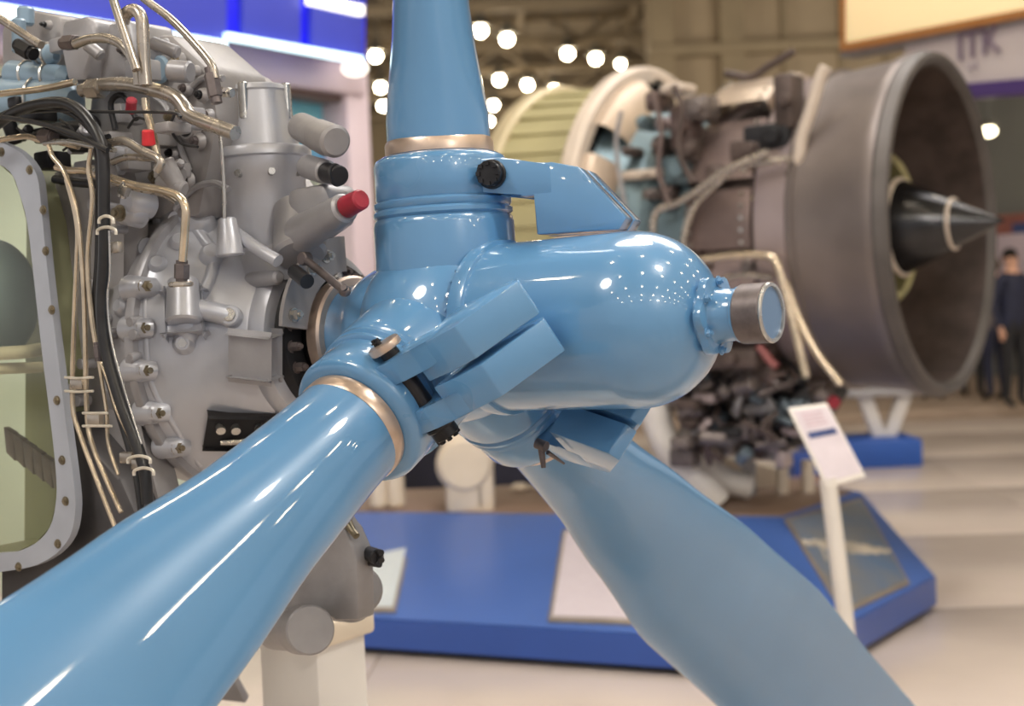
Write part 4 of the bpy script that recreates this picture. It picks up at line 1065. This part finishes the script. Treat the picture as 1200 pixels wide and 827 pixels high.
# vertical plane through (px 430, d 10) and (px 0, d 7.8)
bA = P(0, 376, 7.8); bB = P(430, 357, 10.0)
bdir = Vector((bB.x - bA.x, bB.y - bA.y, 0)).normalized(); bn = Vector((bdir.y, -bdir.x, 0))
if bn.y > 0: bn = -bn
def bp(px, py, off=0.0): return hit_plane(px, py, bA + bn * off, bn)
bo_ = Vector((bB.x, bB.y, 0))
booth = thing('exhibition_booth', 'lilac-white exhibition booth frame with teal screen behind the turboprop engine', 'booth', Matrix.Translation(bo_))
BI = booth.matrix_world.inverted()
def bpanel(nm, c, off, th, m, parent, inv, label=None, bev=.004):
    bm = BM(); pts = [inv @ bp(x, y, off) for x, y in c]; prism(bm, pts, bn * -th, bev=bev); return obj(nm, bm, m, parent, label)
def zfloor(px, off=0.0):
    q = bp(px, 300, off); return Vector((q.x, q.y, 0))
def bpost(nm, x0, x1, ytop, off, th, m, parent, inv):
    bm = BM(); a = bp(x0, ytop, off); b = bp(x1, ytop, off); a0 = Vector((a.x, a.y, 0)); b0 = Vector((b.x, b.y, 0)); b.z = a.z
    prism(bm, [inv @ p for p in (a0, b0, b, a)], bn * -th, bev=.01); return obj(nm, bm, m, parent)
bpost('pillar', 404, 430, 66, 0, .3, M_BOOTH, booth, BI)
bpost('pillar', -80, -40, 20, 0, .3, M_BOOTH, booth, BI)
bpanel('header_board', [(-60, 14), (266, 50), (428, 78), (428, 112), (266, 90), (-60, 60)], 0.02, .3, M_BOOTH, booth, BI)
bpanel('dark_beam', [(262, 88), (405, 108), (405, 120), (262, 100)], -.05, .2, mat('brown_beam', (110, 92, 88), .5, 0, .1, 3), booth, BI)  # dark brown beam under the header board
a = bp(-60, 300, -.6); 
M_TEALS = mat('teal_screen_picture', (120, 186, 190), .4, 0, .1, 1.6, c2=(82, 128, 176), emis=(96, 150, 160), es=.28)
bpanel('screen', [(256, 96), (405, 118), (405, 205), (256, 200)], -.25, .05, M_TEALS, booth, BI, 'teal blue picture screen')
bpost('back_wall', -70, 405, 60, -.5, .05, mat('pale_green_partition', (196, 206, 190), .6, 0, .05, 2), booth, BI)
sign = thing('illuminated_fascia', 'deep blue illuminated fascia with white light strip along the top of the booth', 'sign', Matrix.Translation(Vector((bB.x, bB.y, 0)) + bn * .3 + Vector((0, 0, 3.3))))
SG = sign.matrix_world.inverted()
def sp(nm, c, off, th, m, lb=None): return bpanel(nm, c, off, th, m, sign, SG, lb, .002)
sp('sign_face', [(-60, -60), (266, -60), (266, 54), (-60, 6)], .3, .12, M_SIGNB)
sp('sign_face', [(285, -60), (352, -60), (352, 56), (285, 42)], .3, .12, M_SIGNB)
sp('sign_face', [(366, -60), (426, -60), (426, 72), (366, 58)], .3, .12, M_SIGNB)
sp('sign_gap', [(266, -60), (428, -60), (428, 74), (266, 40)], .26, .06, M_SIGND, 'bright deep blue gap between sign faces')
sp('light_strip', [(-60, -6), (266, 48), (266, 58), (-60, 10)], .33, .05, M_LED, 'white glowing strip')
sp('light_strip', [(266, 38), (426, 66), (426, 74), (266, 45)], .33, .05, M_LED, 'white glowing strip')
sp('light_strip', [(364, -6), (427, 6), (427, 18), (364, 4)], .36, .05, M_GLOW, 'warm white glowing strip')
bm = BM(); q = bp(416, 80, .2); F = Matrix.Translation(q); ellipsoid(bm, (0, 0, 0), (.09, .09, .055), Matrix.Translation(SG @ q), 20, 14); obj('corner_globe', bm, M_GLOW, sign)
# spot glow at left under fascia
# =================================================================== BOOTH, RIGHT
rA = P(985, 330, 12.5); rB = P(1260, 322, 10.2)
rdir = Vector((rB.x - rA.x, rB.y - rA.y, 0)).normalized(); rn = Vector((rdir.y, -rdir.x, 0))
if rn.y > 0: rn = -rn
def rp(px, py, off=0.0): return hit_plane(px, py, rA + rn * off, rn)
rb = thing('trade_booth', 'right-hand booth with white lettered header over the nozzle, dark interior below', 'booth', Matrix.Translation(Vector((rB.x, rB.y, 0))))
RI = rb.matrix_world.inverted()
def rpanel(nm, c, off, th, m, parent=rb, inv=RI, lb=None, bev=.004):
    bm = BM(); prism(bm, [inv @ rp(x, y, off) for x, y in c], rn * -th, bev=bev); return obj(nm, bm, m, parent, lb)
hd = rpanel('header_board', [(1060, 40), (1290, 0), (1290, 88), (1060, 106)], .0, .2, mat('white_header', (206, 196, 196), .5, 0, .04, 1))
rpanel('purple_band', [(1060, 104), (1290, 84), (1290, 104), (1060, 120)], .02, .2, mat('purple_band_vinyl', (72, 50, 110), .4, 0, .08, 1))
rpanel('grey_beam', [(985, 56), (1290, -2), (1290, 8), (985, 68)], .03, .2, M_SILVER3)
lb_ = thing('light_box', 'glowing cream light box with orange frame at the top right', 'sign', Matrix.Translation(rp(1200, 20, .15)))
LI = lb_.matrix_world.inverted()
rpanel('orange_frame', [(984, -60), (1300, -70), (1300, 0), (984, 60)], .12, .15, mat('orange_frame_paint', (190, 130, 70), .45, 0, .06, 2), lb_, LI)
rpanel('light_panel', [(991, -55), (1295, -64), (1295, -8), (991, 50)], .14, .03, mat('cream_lit_panel', (240, 216, 170), .5, 0, .03, 1, emis=(244, 214, 160), es=.62), lb_, LI)
q = rp(1146, 52, .03); F = Matrix.Translation(RI @ q) @ frame(rn, rdir)
text_mesh('header_letters', 'ITK', .3, .01, mat('slate_letters', (140, 124, 142), .5, 0, .1, 8), rb, F @ Matrix.Rotation(0, 4, 'Z'))
q = rp(1140, 78, .03); F = Matrix.Translation(RI @ q) @ frame(rn, rdir)
text_mesh('header_letters', 'LLA', .07, .006, mat('faint_letters', (160, 148, 160), .5, 0, .1, 8), rb, F)
def rpost(nm, x0, x1, ytop, off, th, m, ybot=None):
    bm = BM(); a = rp(x0, ytop, off); b = rp(x1, ytop, off); zb = 0.1 if ybot is None else rp(x0, ybot, off).z
    a0 = Vector((a.x, a.y, zb)); b0 = Vector((b.x, b.y, zb)); b.z = a.z
    prism(bm, [RI @ p for p in (a0, b0, b, a)], rn * -th, bev=.004); return obj(nm, bm, m, rb)
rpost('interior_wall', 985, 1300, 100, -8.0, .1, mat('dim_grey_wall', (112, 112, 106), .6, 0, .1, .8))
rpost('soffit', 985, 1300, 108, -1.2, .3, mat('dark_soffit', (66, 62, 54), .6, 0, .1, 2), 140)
rpost('poster_strip', 1110, 1300, 258, -7.8, .05, mat('orange_poster', (150, 92, 78), .5, 0, .1, 3), 280)
rpost('poster_square', 1186, 1210, 262, -7.75, .05, M_NAVY, 276)
rpost('white_counter', 1110, 1300, 280, -7.7, .1, mat('lilac_white_panel', (200, 184, 192), .5, 0, .04, 1), 330)
q = P(1158, 154, 13.0)
dl = thing('down_light', 'oval lit down light under the right-hand booth header', 'lamp', Matrix.Translation(q))
bm = BM(); ellipsoid(bm, (0, 0, 0), (.075, .075, .05), None, 20, 12); obj('bulb', bm, M_GLOW2 if False else mat('down_light_bulb', (255, 245, 215), .4, 0, 0, 1, emis=(255, 244, 205), es=9), dl)
bm = BM(); cyl(bm, (0, 0, .04), (0, 0, .1), .09, .07, seg=18); cyl(bm, (0, 0, .1), (0, 0, .75), .012, seg=6); obj('housing', bm, M_LAMPH, dl)

# raised booth floor at the back right
bm = BM(); box(bm, (9.0, 19.6, .06), (19, 6.5, .12), Matrix(), bev=.01)
tag(center(obj('raised_booth_floor', bm, mat('tan_booth_carpet', (158, 140, 124), .7, 0, .08, 3))), 'low raised tan booth floor at the back right', 'platform')
# V stand with small blue plinth
vb = floor_pt(1042, 548)
vs = thing('small_plinth', 'small bright blue plinth under the white V-shaped stand, right of the placard', 'plinth', Matrix.Translation(vb))
bm = BM(); w = 150 / FPX * 12 / 2
box(bm, (-.18, .35, .12), (.95, .7, .24), bev=.015); obj('plinth_block', bm, mat('bright_blue_plinth', (36, 84, 170), .4, 0, .05, 3), vs)
vt = thing('v_stand', 'white V-shaped steel stand on the small bright blue plinth', 'stand', Matrix.Translation(vb + Vector((-.18, .35, .24))))
VI = vt.matrix_world.inverted()
dv = -(CM.inverted() @ vt.matrix_world.translation).z
for a, b in (((1012, 462), (1030, 516)), ((1060, 462), (1042, 516))):
    bm = BM(); A0 = VI @ P(a[0], a[1], dv); B0 = VI @ P(b[0], b[1], dv); B0.z = .0
    prism(bm, [A0 + Vector((-.06, -.05, 0)), A0 + Vector((.06, -.05, 0)), B0 + Vector((.06, -.05, 0)), B0 + Vector((-.06, -.05, 0))], (0, .1, 0), bev=.01); obj('v_arm', bm, M_WHITE, vt)
bm = BM(); A0 = VI @ P(1035, 458, dv); box(bm, A0, (.75, .3, .07), bev=.01); obj('cross_beam', bm, M_SILVER2, vt)
bm = BM(); cyl(bm, A0 + Vector((-.3, .1, .3)), A0 + Vector((.3, .1, .3)), .28, seg=24, bev=.03); obj('hidden_cradle_drum', bm, M_JCASE, vt)

# dark counters behind the plinth (seen under the hub)
M_DNAVY = mat('dark_navy_cloth', (30, 32, 50), .7, 0, .2, 2)
M_WOOD = mat('brown_wood_front', (132, 104, 90), .5, 0, .2, 3)
def counter(nm, x0, x1, y0, y1, d, m, lb, cat, th=.5):
    bm = BM(); a = P(x0, y0, d); b = P(x1, y0, d); z1 = a.z; f = Vector((a.x, a.y, 0)); w = b.x - a.x
    box(bm, (a.x + w / 2, a.y + th / 2, z1 / 2), (w, th, z1), bev=.02); return tag(center(obj(nm, bm, m)), lb, cat)
c1 = counter('draped_table', 400, 660, 488, 0, 12.0, M_DNAVY, 'dark navy draped table behind the blue plinth, under the hub', 'table')
c3 = counter('wooden_bench', 800, 985, 570, 0, 10.8, M_WOOD, 'brown wooden bench behind the jet engine cradle', 'bench', .3)
c4 = counter('navy_box', 930, 975, 535, 0, 11.5, mat('royal_blue_box', (44, 74, 150), .5, 0, .05, 2), 'royal blue box behind the placard post', 'box', .4)

# =================================================================== PEOPLE
M_SKIN = mat('skin', (206, 160, 136), .5, 0, .06, 20)
def person(loc, rz, jacket, trousers, hair, label, h=1.74, arm=0):
    t = thing('person', label, 'person', Matrix.Translation(loc) @ Matrix.Rotation(rz, 4, 'Z') @ Matrix.Scale(h / 1.74, 4))
    V = [(0, 0, .95, .13), (0, 0, 1.12, .125), (0, 0, 1.34, .15), (0, 0, 1.46, .09), (0, .0, 1.53, .055), (0, -.01, 1.6, .075), (0, -.01, 1.68, .07)]
    E = [(0, 1), (1, 2), (2, 3), (3, 4), (4, 5), (5, 6)]
    def add(p, r, link):
        V.append((*p, r)); E.append((link, len(V) - 1)); return len(V) - 1
    for s in (-1, 1):
        hip = add((s * .09, 0, .88), .1, 0); kn = add((s * .1, -.02, .5), .062, hip); an = add((s * .1, .02, .09), .042, kn); add((s * .11, -.13, .035), .032, an)
        sh_ = add((s * .17, 0, 1.41), .07, 3); elb = add((s * .23, .02, 1.13), .045, sh_)
        w_ = add((s * (.22 - .1 * arm), -.06 - .16 * arm, .9 + .14 * arm), .03, elb); pm = add((s * (.215 - .12 * arm), -.075 - .2 * arm, .83 + .15 * arm), .026, w_)
        for f in range(4): add((s * (.215 - .12 * arm) , -.11 + .02 * f - .22 * arm, .745 + .006 * abs(f - 1.5) + .16 * arm), .0085, pm)
        add((s * (.19 - .12 * arm), -.115 - .2 * arm, .8 + .15 * arm), .009, w_)
    me = bpy.data.meshes.new('body'); me.from_pydata([v[:3] for v in V], E, []); o = bpy.data.objects.new('body', me); COL.objects.link(o)
    sk = o.modifiers.new('s', 'SKIN'); sb = o.modifiers.new('u', 'SUBSURF'); sb.levels = 1; sb.render_levels = 1
    for i, v in enumerate(V):
        d = me.skin_vertices[0].data[i]; d.radius = (v[3] * (1.25 if i < 4 else 1), v[3]); d.use_root = (i == 0)
    dg = bpy.context.evaluated_depsgraph_get(); dg.update()
    m2 = bpy.data.meshes.new_from_object(o.evaluated_get(dg)); bpy.data.objects.remove(o)
    for m in (M_SKIN, jacket, trousers, M_BLACK): m2.materials.append(m)
    for p in m2.polygons:
        c = p.center; p.use_smooth = True
        if c.z < .1: p.material_index = 3
        elif abs(c.x) < .2 and c.z < .93 and not (c.z > .7 and abs(c.x) > .19): p.material_index = 2
        elif c.z > 1.5: p.material_index = 0
        elif c.z < .9 + .14 * arm and (abs(c.x) > .17 or c.y < -.18): p.material_index = 0
        else: p.material_index = 1
    b = bpy.data.objects.new('body', m2); COL.objects.link(b); b.parent = t
    bm = BM(); ellipsoid(bm, (0, .018, 1.675), (.085, .098, .095), None, 20, 14)
    bmesh.ops.delete(bm, geom=[v for v in bm.verts if v.co.y < -.035 and v.co.z < 1.7], context='VERTS'); obj('hair', bm, hair, t)
    bm = BM(); ellipsoid(bm, (0, -.088, 1.625), (.011, .016, .02))
    for s in (-1, 1): ellipsoid(bm, (s * .078, 0, 1.63), (.012, .02, .03))
    obj('nose_and_ears', bm, M_SKIN, t)
    bm = BM()
    for s in (-1, 1): ellipsoid(bm, (s * .03, -.077, 1.648), (.011, .008, .006))
    obj('eyes', bm, M_BLACK, t)
    return t
def ground(px, py): return floor_pt(px, py, .12)
M_J1 = mat('navy_jacket', (34, 38, 62), .7, 0, .15, 8); M_J2 = mat('black_suit', (28, 28, 32), .7, 0, .15, 8); M_J3 = mat('grey_coat', (96, 88, 90), .7, 0, .15, 8); M_J4 = mat('brown_jacket', (92, 72, 62), .7, 0, .15, 8)
M_H1 = mat('dark_hair', (30, 24, 20), .5, 0, .2, 30); M_H2 = mat('brown_hair', (80, 58, 40), .5, 0, .2, 30)
person(ground(1190, 478), R(20), M_J1, M_J2, M_H1, 'person in navy jacket and black trousers standing at the right edge', 1.78)
person(ground(1168, 470), R(200), M_J3, M_J1, M_H2, 'person in grey coat beside the navy-jacketed one, behind the nozzle rim', 1.7)
person(ground(1140, 466), R(150), M_J4, M_J2, M_H1, 'person in brown jacket behind the nozzle, legs seen below it', 1.75)
person(ground(1096, 468), R(-30), M_J2, M_J2, M_H2, 'person in black suit behind the nozzle bottom, right of the V stand', 1.76, .5)
person(ground(1074, 462), R(90), M_J1, M_J1, M_H1, 'person in navy clothes just right of the V stand', 1.72)
person(ground(998, 466), R(30), M_J2, M_J1, M_H1, 'person with dark trousers seen left of the V stand', 1.74)
